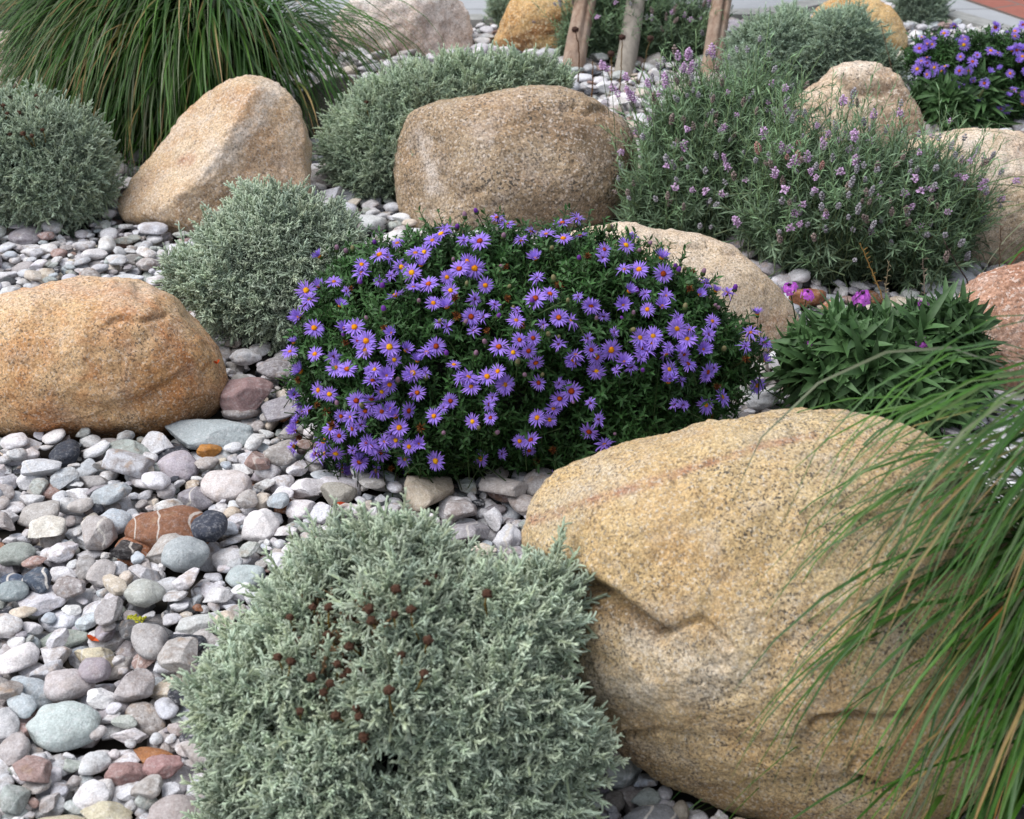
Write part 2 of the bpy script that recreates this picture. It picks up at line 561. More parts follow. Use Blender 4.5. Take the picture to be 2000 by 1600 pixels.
m_kerb, t, b = new_mat('kerb_concrete')
tc = N(t, 'ShaderNodeTexCoord')
t.links.new(mixc(t, ramp(t, noise(t, tc.outputs['Object'], 25, 6, 0.7), 0.3, 0.7), (0.2, 0.2, 0.19), (0.34, 0.34, 0.32)), b.inputs['Base Color'])
b.inputs['Roughness'].default_value = 0.9
ks = Soup()
for a, b_ in zip(E[:-1], E[1:]):
    a = np.array(a); b_ = np.array(b_); d = norm(b_ - a); n_ = np.array([-d[1], d[0]])
    L = np.linalg.norm(b_ - a); k = max(1, int(L / 0.6))
    for i in range(k):
        p, q = a + d * (L * i / k + 0.003), a + d * (L * (i + 1) / k - 0.003)
        qq = [p - n_ * 0.03, q - n_ * 0.03, q + n_ * 0.03, p + n_ * 0.03]
        VV = np.array([[x[0], x[1], z] for z in (-0.02, 0.042) for x in qq])
        ks.add(VV, np.array([[4, 5, 6, 7], [0, 1, 5, 4], [1, 2, 6, 5], [2, 3, 7, 6], [3, 0, 4, 7]]))
kb = ks.build('kerb', m_kerb); tag(kb, kind='structure')
for p in kb.data.polygons: p.use_smooth = False

m_brick, t, b = new_mat('red_brick_paving')
tc = N(t, 'ShaderNodeTexCoord'); mp = N(t, 'ShaderNodeMapping')
BA, BB = ground(1822, 0)[:2], ground(2010, 66)[:2]
mp.inputs['Rotation'].default_value = (0, 0, -math.atan2(BB[1] - BA[1], BB[0] - BA[0]))
t.links.new(tc.outputs['Object'], mp.inputs[0])
br = N(t, 'ShaderNodeTexBrick', i_Scale=1.0)
br.inputs['Brick Width'].default_value = 0.2; br.inputs['Row Height'].default_value = 0.1; br.inputs['Mortar Size'].default_value = 0.004
br.inputs['Color1'].default_value = (0.33, 0.11, 0.075, 1); br.inputs['Color2'].default_value = (0.26, 0.085, 0.06, 1); br.inputs['Mortar'].default_value = (0.17, 0.13, 0.11, 1)
t.links.new(mp.outputs[0], br.inputs['Vector'])
c = mixc(t, ramp(t, noise(t, tc.outputs['Object'], 30, 5, 0.7), 0.3, 0.7), mixc(t, 1.0, br.outputs[0], (0.8, 0.8, 0.8), 'MULTIPLY'), br.outputs[0])
t.links.new(c, b.inputs['Base Color']); b.inputs['Roughness'].default_value = 0.85
dB = norm(BB - BA)
tag(strip(BA - dB * 4, BB + dB * 4, 0.0, 0.32, 0.0, 0.036, m_brick, 'brick_strip'), kind='structure')

# ------------------------------------------------------------------ boulders
c_ = srgb
R_A = rock_mat('yellow_granite', c_(214, 192, 150, .97), c_(204, 176, 128, .95), c_(200, 150, 96, .88), 0.38, 0.8, 300, 1, pale=c_(206, 198, 184), brown_mark=c_(122, 90, 52, .8))
R_B = rock_mat('orange_granite', c_(216, 184, 142, .97), c_(206, 158, 106, .95), c_(184, 106, 50, .9), 0.75, 0.45, 240, 2, pale=c_(222, 202, 180), brown_mark=c_(110, 76, 38, .7))
R_C = rock_mat('beige_granite', c_(214, 192, 164, .97), c_(204, 176, 140, .94), c_(188, 130, 76, .87), 0.5, 0.3, 230, 3, pale=c_(226, 216, 204), brown_mark=c_(120, 96, 62, .8))
R_D = rock_mat('brown_granite', c_(190, 170, 142, .94), c_(174, 152, 124, .92), c_(176, 128, 78, .85), 0.35, 0.85, 190, 4, pale=c_(222, 210, 198), brown_mark=c_(96, 76, 56, .75))
R_E = rock_mat('cream_granite', c_(222, 206, 184, .98), c_(212, 190, 160, .95), c_(198, 152, 104, .9), 0.3, 0.35, 260, 5, pale=c_(226, 214, 200))
R_F = rock_mat('pinkish_white_stone', c_(218, 202, 190), c_(204, 180, 162, .95), c_(176, 122, 92, .8), 0.3, 0.1, 200, 6, pale=c_(236, 230, 224), brown_mark=c_(126, 98, 78, .8))
R_G = rock_mat('golden_stone', c_(224, 198, 146, .97), c_(214, 180, 124, .95), c_(186, 118, 52, .9), 0.45, 0.2, 200, 7, pale=c_(226, 212, 180), brown_mark=c_(128, 70, 22, .75))
R_I = rock_mat('rugged_tan_stone', c_(210, 190, 164, .95), c_(188, 160, 132, .9), c_(166, 120, 84, .85), 0.35, 0.4, 180, 8, pale=c_(226, 214, 198), brown_mark=c_(104, 78, 58, .8))
R_K = rock_mat('pink_granite', c_(196, 156, 132, .9), c_(178, 134, 110, .85), c_(160, 100, 70, .8), 0.5, 0.3, 150, 9, pale=c_(222, 204, 192))
R_M = rock_mat('grey_stone', c_(172, 168, 160, .9), c_(150, 146, 138, .85), c_(150, 130, 104, .8), 0.2, 0.4, 220, 10)

bA = boulder('huge yellow speckled granite boulder in front, undercut ledge and reddish streak, half behind grass',
    [(1008, 1085), (1012, 1045), (1030, 1000), (1075, 942), (1140, 900), (1250, 862), (1380, 822), (1500, 800), (1600, 803), (1700, 818), (1790, 845), (1870, 888), (1930, 945), (1985, 1050), (2010, 1200), (2000, 1380), (1940, 1520), (1840, 1600), (1700, 1622), (1540, 1612), (1420, 1588), (1310, 1556), (1225, 1505), (1170, 1440), (1120, 1375), (1098, 1290), (1060, 1200), (1030, 1130)],
    R_A, ctr=(1480, 1210), front=0.75, back=0.75, n=2.15, sub=8, bury=0.02, seed=3,
    amps=[(0.006, 6, 2), (0.004, 20, 3), (0.0015, 70, 3), (0.0007, 230, 2)],
    cuts=[((-0.35, -0.66, 0.65), 0.9, 0.012)],
    creases=[([(990, 1085), (1060, 1095), (1140, 1122), (1205, 1165), (1255, 1188)], 15, 0.012, 0.026, 75),
             ([(1260, 1190), (1300, 1175), (1330, 1165), (1375, 1205), (1380, 1215)], 6, 0.006, 0.003, 30),
             ([(1330, 1180), (1370, 1255)], 6, 0.005), ([(1530, 1355), (1590, 1330), (1660, 1345), (1720, 1330)], 7, 0.012, 0.008, 40),
             ([(1560, 1470), (1595, 1450), (1610, 1420)], 5, 0.008), ([(1440, 1490), (1500, 1475), (1600, 1460), (1700, 1480)], 8, 0.012, 0.012, 60),
             ([(1190, 1420), (1260, 1395), (1330, 1400)], 9, 0.005, 0.006, 60)],
    marks=[([(1040, 1010), (1170, 960), (1330, 905), (1450, 868), (1560, 848)], 8, 0, 0.75), ([(1640, 860), (1720, 880), (1800, 905)], 14, 0, 0.3),
           ([(1130, 1440), (1250, 1500), (1400, 1530), (1560, 1560), (1750, 1600)], 55, 1, 0.55), ([(1060, 1120), (1180, 1165), (1260, 1185)], 22, 1, 0.6),  # soil stain along the foot; the second mark darkens the undercut
           ([(1200, 1290), (1270, 1270), (1330, 1260)], 95, 2, 0.6), ([(1200, 1430), (1260, 1440)], 26, 2, 0.5), ([(1060, 990), (1180, 930)], 40, 2, 0.4)])  # first pale mark: pale stone, widened so its colour lifts the shaded lower face
bB = boulder('rounded orange brown boulder on the pebbles in front of a silver shrub',
    [(-120, 700), (-90, 630), (0, 590), (60, 570), (120, 548), (190, 537), (250, 543), (300, 562), (340, 580), (358, 608), (390, 640), (425, 680), (447, 725), (445, 770), (420, 805), (375, 830), (310, 852), (200, 866), (80, 862), (20, 850), (-60, 840), (-110, 790)],
    R_B, ctr=(170, 715), front=0.75, back=0.7, n=2.25, sub=7, bury=0.02, seed=5,
    amps=[(0.006, 8, 2), (0.004, 24, 3), (0.0012, 90, 3)],
    creases=[([(250, 640), (300, 632), (340, 620)], 5, 0.004, 0.003, 30), ([(250, 800), (320, 780), (380, 740)], 12, 0.003, 0.006, 50), ([(285, 560), (300, 590)], 7, 0.005)],
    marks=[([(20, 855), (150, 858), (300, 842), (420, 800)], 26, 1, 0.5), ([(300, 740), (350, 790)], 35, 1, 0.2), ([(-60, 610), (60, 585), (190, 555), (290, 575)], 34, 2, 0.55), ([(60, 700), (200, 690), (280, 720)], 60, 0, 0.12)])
bC = boulder('tall pointed beige boulder with a slanting ridge, in front of the drooping grass',
    [(226, 390), (250, 350), (300, 285), (355, 215), (395, 178), (440, 158), (480, 153), (530, 162), (565, 182), (585, 220), (596, 290), (604, 370), (595, 440), (520, 470), (400, 470), (300, 450), (250, 440), (230, 420)],
    R_C, ctr=(430, 335), front=0.8, back=0.6, n=2.5, sub=7, seed=6, bury=0.02,
    cuts=[((-0.52, 0.44, 0.73), 0.56, 0.006), ((0.5, 0.0, 0.86), 0.7, 0.006), ((0.25, -0.4, 0.9), 0.82, 0.01)],
    amps=[(0.007, 9, 2), (0.004, 25, 3), (0.0018, 90, 3)],
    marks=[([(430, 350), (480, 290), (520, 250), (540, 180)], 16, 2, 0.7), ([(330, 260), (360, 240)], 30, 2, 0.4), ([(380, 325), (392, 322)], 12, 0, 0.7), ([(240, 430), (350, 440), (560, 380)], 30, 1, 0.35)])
bD = boulder('broad brown speckled boulder with a flattened top, behind the purple asters',
    [(760, 350), (768, 300), (778, 255), (800, 225), (850, 200), (920, 182), (980, 172), (1040, 172), (1100, 180), (1160, 198), (1210, 222), (1240, 270), (1245, 330), (1225, 390), (1180, 440), (1100, 470), (980, 482), (880, 482), (820, 474), (785, 430), (762, 385)],
    R_D, ctr=(1000, 325), front=0.75, back=0.65, n=2.3, sub=7, seed=8, bury=0.03,
    cuts=[((0.1, 0.2, 0.97), 0.86, 0.012), ((-0.66, -0.12, 0.74), 0.74, 0.012), ((-0.15, 0.7, 0.7), 0.92, 0.02)],
    amps=[(0.008, 7, 2), (0.004, 22, 3), (0.0014, 90, 3)],
    creases=[([(865, 300), (872, 350), (880, 395), (900, 410)], 7, 0.005, 0.004, 40), ([(930, 285), (990, 270), (1030, 258)], 5, 0.003), ([(1100, 230), (1150, 238), (1200, 220)], 8, 0.007, 0.004, 30), ([(910, 398), (950, 390)], 5, 0.004)],
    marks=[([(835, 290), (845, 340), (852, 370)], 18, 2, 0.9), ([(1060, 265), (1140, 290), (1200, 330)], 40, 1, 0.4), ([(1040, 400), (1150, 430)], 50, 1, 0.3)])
bE = boulder('low smooth cream boulder sloping down behind the purple asters',
    [(1020, 520), (1080, 468), (1140, 446), (1220, 439), (1300, 444), (1370, 458), (1430, 490), (1490, 545), (1540, 590), (1562, 630), (1555, 680), (1500, 715), (1350, 730), (1180, 720), (1060, 650), (1015, 580)],
    R_E, ctr=(1290, 600), front=0.6, back=0.55, n=2.3, sub=7, seed=9, bury=0.02,
    amps=[(0.008, 8, 2), (0.003, 25, 3), (0.0012, 90, 3)],
    creases=[([(1270, 482), (1320, 488), (1380, 490), (1430, 500)], 6, 0.005, 0.005, 30)],
    marks=[([(1480, 640), (1530, 650)], 22, 0, 0.5), ([(1200, 455), (1350, 470)], 25, 2, 0.4)])
bF = boulder('whitish pink boulder with a pitted brown side at the edge of the paving',
    [(640, 60), (680, 20), (730, -25), (800, -40), (870, -15), (905, 8), (925, 40), (934, 80), (930, 112), (860, 124), (760, 128), (690, 126), (645, 100)],
    R_F, ctr=(790, 50), front=0.7, back=0.6, n=2.6, sub=6, seed=10, bury=0.02,
    cuts=[((0.5, -0.05, 0.86), 0.68, 0.012)], amps=[(0.014, 9, 3), (0.008, 24, 3), (0.003, 60, 2)],
    marks=[([(830, 60), (880, 50), (910, 70)], 9, 1, 0.35), ([(720, 10), (800, -10), (880, 10), (900, 30)], 45, 2, 0.8)])
bG = boulder('golden boulder with rusty orange base, next to the wooden stakes',
    [(955, 105), (968, 70), (985, 30), (1010, -15), (1060, -35), (1110, -30), (1150, 10), (1165, 60), (1150, 105), (1060, 118), (990, 116)],
    R_G, ctr=(1060, 45), front=0.7, back=0.6, n=2.4, sub=6, seed=11, bury=0.015,
    marks=[([(1000, 100), (1040, 80), (1100, 60)], 22, 1, 0.8)])
bH = boulder('far golden dome shaped boulder rising behind a silver shrub near the paving',
    [(1575, 70), (1590, 20), (1625, -2), (1680, -6), (1720, 5), (1750, 28), (1770, 60), (1775, 95), (1740, 118), (1650, 122), (1590, 110)],
    R_G, ctr=(1675, 62), front=0.6, back=0.6, n=2.2, sub=6, seed=12, bury=0.01)
bI = boulder('rugged tan boulder with a raised hump, standing behind the lavender',
    [(1520, 230), (1540, 190), (1600, 165), (1620, 135), (1660, 120), (1705, 118), (1740, 130), (1765, 165), (1790, 205), (1808, 250), (1800, 300), (1720, 335), (1620, 345), (1545, 310)],
    R_I, ctr=(1670, 235), front=0.7, back=0.55, n=2.4, sub=6, seed=13, bury=0.02,
    cuts=[((0.0, 0.1, 1), 0.72, 0.01), ((-0.7, 0.4, 0.5), 0.8, 0.01)], amps=[(0.009, 9, 3), (0.006, 26, 3), (0.002, 80, 2)],
    creases=[([(1640, 165), (1690, 180), (1730, 190)], 9, 0.012, 0.015, 40), ([(1655, 190), (1650, 250)], 8, 0.01)],
    marks=[([(1640, 140), (1700, 130)], 20, 2, 0.8), ([(1660, 190), (1740, 190)], 16, 1, 0.5), ([(1690, 260), (1780, 290)], 30, 1, 0.5)])  # brown marks: darker along the crease and on the lower side
bJ = boulder('cream boulder with a white patch behind the lavender at the picture edge',
    [(1725, 350), (1745, 300), (1790, 270), (1850, 256), (1920, 255), (1990, 262), (2060, 290), (2110, 360), (2110, 450), (2060, 520), (1960, 545), (1850, 535), (1770, 480), (1735, 420)],
    R_E, ctr=(1920, 400), front=0.65, back=0.6, n=2.3, sub=7, seed=14, bury=0.02,
    marks=[([(1875, 290), (1900, 275)], 18, 2, 1.0), ([(1900, 345), (1960, 335)], 30, 2, 0.6), ([(1990, 300), (1960, 310)], 25, 0, 0.25), ([(1960, 480), (2020, 520)], 40, 1, 0.4)])
bK = boulder('coarse pink granite boulder beside the glossy wallflower leaves',
    [(1850, 640), (1862, 600), (1890, 560), (1930, 530), (1985, 514), (2060, 512), (2130, 560), (2150, 660), (2110, 750), (2020, 790), (1940, 780), (1880, 730)],
    R_K, ctr=(2000, 650), front=0.65, back=0.6, n=2.3, sub=7, seed=15, bury=0.02)
bL = boulder('pale grey boulder half hidden behind drooping grass at the picture edge',
    [(-140, 160), (-110, 100), (-40, 75), (20, 70), (60, 76), (85, 110), (92, 160), (70, 215), (-20, 225), (-110, 210)],
    R_F, ctr=(-20, 150), front=0.6, back=0.6, n=2.3, sub=6, seed=16, bury=0.02)
bM = boulder('low grey boulder in the shade between the drooping grass and a silver shrub',
    [(560, 240), (580, 190), (630, 160), (690, 150), (740, 165), (760, 210), (750, 260), (690, 285), (620, 285), (575, 270)],
    R_M, ctr=(660, 220), front=0.6, back=0.6, n=2.3, sub=6, seed=17, bury=0.02)

# ------------------------------------------------------------------ foliage bodies
def bush_hull(outline, lump=0.02, lsc=9, seed=0, **kw):
    kw.setdefault('sub', 6); kw.setdefault('bury', 0.0); kw.setdefault('smooth', 2)
    h = hull(outline, rock=False, **kw)
    rough(h, [(lump, lsc, 2), (lump * 0.55, lsc * 2.6, 2)], seed)
    return finish(h)

def sample(h, n, zmin=0.004, back=0.35):
    """n points over the surface above the ground, thinner on the far side"""
    F = h.F; V = h.V
    A = np.linalg.norm(np.cross(V[F[:, 1]] - V[F[:, 0]], V[F[:, 2]] - V[F[:, 0]]), axis=1)
    cz = V[F][:, :, 2].mean(1)
    A = A * (cz > zmin) * np.where(h.front[F[:, 0]], 1.0, back)
    k = rng.choice(len(F), n, p=A / A.sum())
    a, b = rng.random((2, n)); m = a + b > 1; a[m] = 1 - a[m]; b[m] = 1 - b[m]
    f = F[k]
    P = V[f[:, 0]] * (1 - a - b)[:, None] + V[f[:, 1]] * a[:, None] + V[f[:, 2]] * b[:, None]
    Nn = norm(h.N[f[:, 0]] * (1 - a - b)[:, None] + h.N[f[:, 1]] * a[:, None] + h.N[f[:, 2]] * b[:, None])
    return P, Nn

def surf_at(h, px, py, lift=0.0):
    """the spot on the near side of a body nearest to a line of sight"""
    fr = np.where(h.front & (h.V[:, 2] > -0.01))[0]
    d = (h.px[fr, 0] - px) ** 2 + (h.px[fr, 1] - py) ** 2
    k = fr[np.argmin(d)]
    return CAM + ray(px, py) * (h.Z[k] - lift), h.N[k]

def finger(L, r, bend, k=4, seg=3):
    s = np.linspace(0, 1, seg + 1)
    P = np.stack([bend * L * s ** 2, np.zeros(seg + 1), L * s], 1)
    rr = r * np.array([0.7, 1.0, 1.0, 0.75][:seg + 1]) if seg == 3 else r * np.linspace(0.9, 0.8, seg + 1)
    return tube(P, rr, None, k)

def rotz(V, a):
    c, s = math.cos(a), math.sin(a)
    return V @ np.array([[c, s, 0], [-s, c, 0], [0, 0, 1]])
def roty(V, a):
    c, s = math.cos(a), math.sin(a)
    return V @ np.array([[c, 0, -s], [0, 1, 0], [s, 0, c]])

def silver_sprigs(kind):
    """cord-like silver leaves round a short shoot; kind 0 near, 1 farther off"""
    out = []
    for q in range(14):
        s = Soup()
        L = random.uniform(0.028, 0.046)
        nl = random.randint(20, 25) if kind == 0 else random.randint(14, 17)
        V, F = tube(np.array([[0, 0, -0.012], [0, 0, L * 0.5], [0.001, 0, L]]), 0.0016, 0.0012, 4)
        s.add(V, F, (0.8, 0.8, 0.7))
        for i in range(nl):
            u = (i + 0.5) / nl
            V, F = finger(random.uniform(0.0075, 0.0135) * (1.1 - 0.35 * u), random.uniform(0.0008, 0.00118), random.uniform(-0.8, 0.5), 4 if kind == 0 else 3, 3 if kind == 0 else 2)
            V = roty(V, R(random.uniform(30, 88)) * (1.1 - 0.75 * u))
            V = rotz(V, i * 2.4 + random.uniform(-.4, .4)) + np.array([0, 0, L * (0.05 + 0.95 * u)])
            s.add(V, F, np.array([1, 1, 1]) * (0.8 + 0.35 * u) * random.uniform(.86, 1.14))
        out.append(s.arrays())
    return out
SPR = [silver_sprigs(0), silver_sprigs(1)]

m_core, t, b = new_mat('shade_core')
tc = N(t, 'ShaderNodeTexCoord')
t.links.new(mixc(t, noise(t, tc.outputs['Object'], 140, 4, 0.7), (0.012, 0.014, 0.009), (0.06, 0.06, 0.045)), b.inputs['Base Color'])  # near-black core colour: painted shade that shows through gaps in the foliage
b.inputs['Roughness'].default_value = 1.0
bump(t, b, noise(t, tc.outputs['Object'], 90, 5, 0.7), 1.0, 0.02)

def core(h, parent, inset, name='shade_core'):
    """closed blob inside a plant, painted near-black as the shade between its sprigs"""
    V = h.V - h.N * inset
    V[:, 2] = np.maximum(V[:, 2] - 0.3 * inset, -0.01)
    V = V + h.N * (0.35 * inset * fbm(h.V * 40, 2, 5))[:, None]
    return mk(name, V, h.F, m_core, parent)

def head_mesh():
    s = Soup()
    V, F = ico(3)
    V = V * np.array([0.0042, 0.0042, 0.003]); V += norm(V) * (0.0019 * vnoise(V * 800, 3))[:, None]
    s.add(V, F, srgb(74, 52, 42) * (1 + .5 * vnoise(V * 1500, 8))[:, None])
    return s.data('dried_head', M_DISC)
HEAD = head_mesh()
def stalk_mesh(L=0.03, r=0.0008, c=(120, 96, 44)):
    s = Soup(); V, F = tube(np.array([[0, 0, -L], [0.002, 0, -L * 0.5], [0, 0, 0]]), r, r, 4); s.add(V, F, srgb(*c)); return s.data('stalk', M_DRY)
STALK = stalk_mesh()

def santolina(label, outline, n, lod=0, tint=(174, 187, 166), heads=(), shrink=26, lump=0.018, lsc=9, seed=0, len_k=1.0, dead=None, **kw):
    h = bush_hull(outline, lump, lsc, seed, shrink=shrink, **kw)
    t = empty('santolina_shrub', h.base, label, 'shrub', 'silver grey cushion shrubs')
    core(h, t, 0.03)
    P, Nn = sample(h, int(n * 1.4))
    gap = fbm(P * 24, 2, seed + 9)
    ok = gap > -0.62 - 0.3 * rng.random(len(P)); P, Nn, gap = P[ok], Nn[ok], gap[ok]; n = len(P)
    P = P + Nn * (gap * 0.011)[:, None]
    sink = rng.random(n) ** 1.3 * 0.034 - 0.016 * (rng.random(n) < .06)
    D = norm(Nn * 0.7 + ZUP * 0.4 + rng.normal(0, 0.42, (n, 3)))
    M = frames(D) * (rng.uniform(0.75, 1.25, n) * len_k)[:, None, None]
    base = srgb(*tint)
    tone = 1 + 0.16 * fbm(P * 16, 2, seed + 3)
    tn = base[None] * (tone * rng.uniform(0.88, 1.12, n))[:, None] * np.stack([rng.uniform(.96, 1.05, n), np.ones(n), rng.uniform(.93, 1.05, n)], 1)
    if dead:
        q, _ = to_px(P)
        m = (((q[:, 0] - dead[0]) / dead[2]) ** 2 + ((q[:, 1] - dead[1]) / dead[3]) ** 2 < 1 + .5 * fbm(P * 20, 2, 77)) & (rng.random(n) < .5)
        tn[m] = srgb(112, 88, 62) * rng.uniform(.6, 1.2, (m.sum(), 1)); sink = sink + m * .012
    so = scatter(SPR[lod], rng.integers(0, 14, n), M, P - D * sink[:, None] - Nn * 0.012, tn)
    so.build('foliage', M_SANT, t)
    for (x, y) in heads:
        q, nn = surf_at(h, x, y, 0.03)
        d = norm(0.5 * nn + 0.7 * ZUP + rng.normal(0, .2, 3))
        o = put('flower_head', HEAD, t, q, frames(d[None])[0] * random.uniform(0.85, 1.25))
        s_ = bpy.data.objects.new('stalk', STALK); col.objects.link(s_); s_.parent = o
    return h

Z = lambda x0, y0, k, pts: [(x0 + k * a, y0 + k * b_) for a, b_ in pts]
sFront = santolina('large silver grey cushion shrub with brown dried buttons, leaning on the yellow front boulder',
    [(345, 1440), (405, 1330), (445, 1220), (480, 1165), (560, 1105), (640, 1050), (725, 1005), (790, 1015), (860, 1060), (910, 1110), (965, 1140), (1040, 1110), (1090, 1140), (1180, 1165), (1165, 1230), (1120, 1290), (1105, 1350), (1150, 1420), (1190, 1480), (1160, 1550), (1090, 1640), (950, 1720), (700, 1740), (500, 1720), (390, 1640), (360, 1540)],
    7600, 0, len_k=.9, dead=(660, 1240, 95, 85), heads=Z(350, 930, .45, [(580, 570), (650, 570), (797, 515), (480, 612), (748, 607), (825, 575), (832, 628), (1075, 465), (1105, 440), (1005, 580), (935, 600), (1190, 385), (1335, 510), (940, 490), (1270, 460), (645, 688), (520, 712), (738, 740), (1080, 712), (427, 785), (484, 805), (686, 815), (965, 775), (793, 838), (712, 862), (738, 850), (575, 875), (625, 940), (655, 900), (1065, 860), (910, 930), (525, 1020), (768, 1005), (780, 1045), (680, 1040), (800, 1135)]),
    lump=0.03, lsc=11, seed=21, shrink=44, front=0.62, back=0.6, ctr=(760, 1380))
sMid = santolina('silver grey cushion shrub between the orange boulder and the purple asters',
    [(300, 540), (345, 500), (400, 440), (440, 395), (490, 350), (530, 385), (600, 385), (680, 415), (730, 450), (745, 500), (715, 570), (650, 630), (580, 688), (520, 700), (450, 678), (390, 645), (355, 595)],
    4200, 0, tint=(172, 186, 165), seed=22, front=0.7, back=0.6, ctr=(530, 545))
sLeft = santolina('silver grey cushion shrub with dark dried buttons beside the pointed beige boulder',
    [(-120, 330), (-80, 220), (0, 165), (40, 195), (75, 150), (105, 205), (150, 225), (208, 238), (218, 300), (222, 380), (200, 425), (100, 455), (0, 462), (-90, 430)],
    4000, 1, tint=(164, 180, 158), heads=Z(0, 0, .35, [(50, 545), (103, 545), (20, 590), (125, 580), (245, 515), (205, 535), (40, 635), (105, 630), (200, 605), (55, 750), (128, 745), (178, 757), (237, 725)]), seed=23, front=0.7, back=0.6, ctr=(55, 320))
sBack = santolina('wide silver green cushion shrub spreading behind the broad brown boulder',
    [(600, 300), (640, 230), (700, 165), (760, 125), (800, 90), (850, 100), (900, 95), (960, 120), (1040, 118), (1110, 130), (1120, 200), (1080, 300), (950, 380), (820, 405), (720, 408), (650, 385), (615, 340)],
    5200, 1, tint=(164, 181, 156), heads=[(718, 191), (715, 200)], seed=24, front=0.45, back=0.6, ctr=(810, 260), lump=0.025, shrink=20)
sFar = santolina('blurred silver green shrub in front of the far golden dome boulder',
    [(1415, 140), (1425, 80), (1470, 40), (1510, 5), (1550, 0), (1590, 40), (1640, 45), (1700, 55), (1740, 90), (1760, 140), (1720, 190), (1600, 205), (1480, 200), (1430, 180)],
    4200, 1, tint=(150, 170, 148), seed=25, front=0.7, back=0.6, ctr=(1580, 120), shrink=14, lump=0.035, lsc=6)
sFar2 = santolina('small far silver shrub between the golden dome boulder and the red brick strip',
    [(1745, 55), (1750, 0), (1780, -30), (1820, -25), (1845, 20), (1840, 52), (1800, 62)],
    1300, 1, tint=(132, 150, 132), seed=26, front=0.7, back=0.6, shrink=8)
sCorner = santolina('dark silver shrub in the far corner behind the drooping grass',
    [(-80, 60), (-60, -20), (0, -60), (60, -40), (85, 10), (80, 55), (40, 72), (-40, 75)],
    1500, 1, tint=(126, 140, 124), seed=27, front=0.7, back=0.6, shrink=8)
sGold = santolina('small far silver shrub peeping out behind the golden boulder by the stakes',
    [(945, 50), (955, 15), (985, -15), (1030, -10), (1040, 40), (1000, 66), (960, 62)],
    900, 1, tint=(144, 162, 140), seed=28, front=0.7, back=0.6, shrink=6)

# ------------------------------------------------------------------ leaf shapes
def blade_leaf(L, W, curl=0.25, fold=0.25, seg=3):
    """a pointed leaf along +X from the origin"""
    s = np.linspace(0, 1, seg + 1)
    wd = W * np.sin(math.pi * np.clip(s * 0.88 + 0.1, 0, 1)) ** 0.8; wd[-1] = W * 0.06
    x = L * s; z = -curl * L * s ** 2
    V = np.concatenate([np.stack([x, -wd / 2, z + fold * wd / 2], 1), np.stack([x, 0 * s, z], 1), np.stack([x, wd / 2, z + fold * wd / 2], 1)])
    n = seg + 1; i = np.arange(seg)
    F = np.concatenate([np.stack([i, i + 1, n + i + 1, n + i], 1), np.stack([n + i, n + i + 1, 2 * n + i + 1, 2 * n + i], 1)])
    return V, F

def leafy_sprig(L, nl, ll, lw, el0, el1, stem_c, leaf_c, curl=0.25, seg=3, stem_r=0.0009, top=True):
    s = Soup()
    V, F = tube(np.array([[0, 0, -0.02], [0, 0, L * 0.5], [0.002, 0, L]]), stem_r, stem_r * 0.6, 4)
    s.add(V, F, stem_c)
    for i in range(nl):
        u = (i + 0.5) / nl
        V, F = blade_leaf(ll * random.uniform(.7, 1.15) * (1 - 0.35 * u if top else 1), lw * random.uniform(.8, 1.2), random.uniform(0, curl * 2), 0.3, seg)
        V = roty(V, -R(random.uniform(el0, el1) * (0.6 + 0.6 * u)))
        V = rotz(V, i * 2.4 + random.uniform(-.3, .3)) + np.array([0, 0, L * (0.05 + 0.95 * u)])
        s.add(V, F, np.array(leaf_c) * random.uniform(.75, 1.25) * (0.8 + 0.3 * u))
    return s.arrays()

def foliage(h, parent, protos, n, zoff=0.0, sink=0.03, up=0.5, spread=0.35, smin=0.8, smax=1.2, tone=0.2, name='foliage', mat=M_LEAF, seed=0, back=0.35):
    P, Nn = sample(h, n, back=back)
    D = norm(Nn * (1 - up) + ZUP * up + rng.normal(0, spread, (n, 3)))
    M = frames(D) * rng.uniform(smin, smax, n)[:, None, None]
    tn = (1 + tone * fbm(P * 14, 2, seed) + rng.normal(0, .08, n)).clip(0.4, 1.8)[:, None] * np.ones(3)
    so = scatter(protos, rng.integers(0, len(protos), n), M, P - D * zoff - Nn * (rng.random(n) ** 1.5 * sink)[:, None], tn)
    return so.build(name, mat, parent)

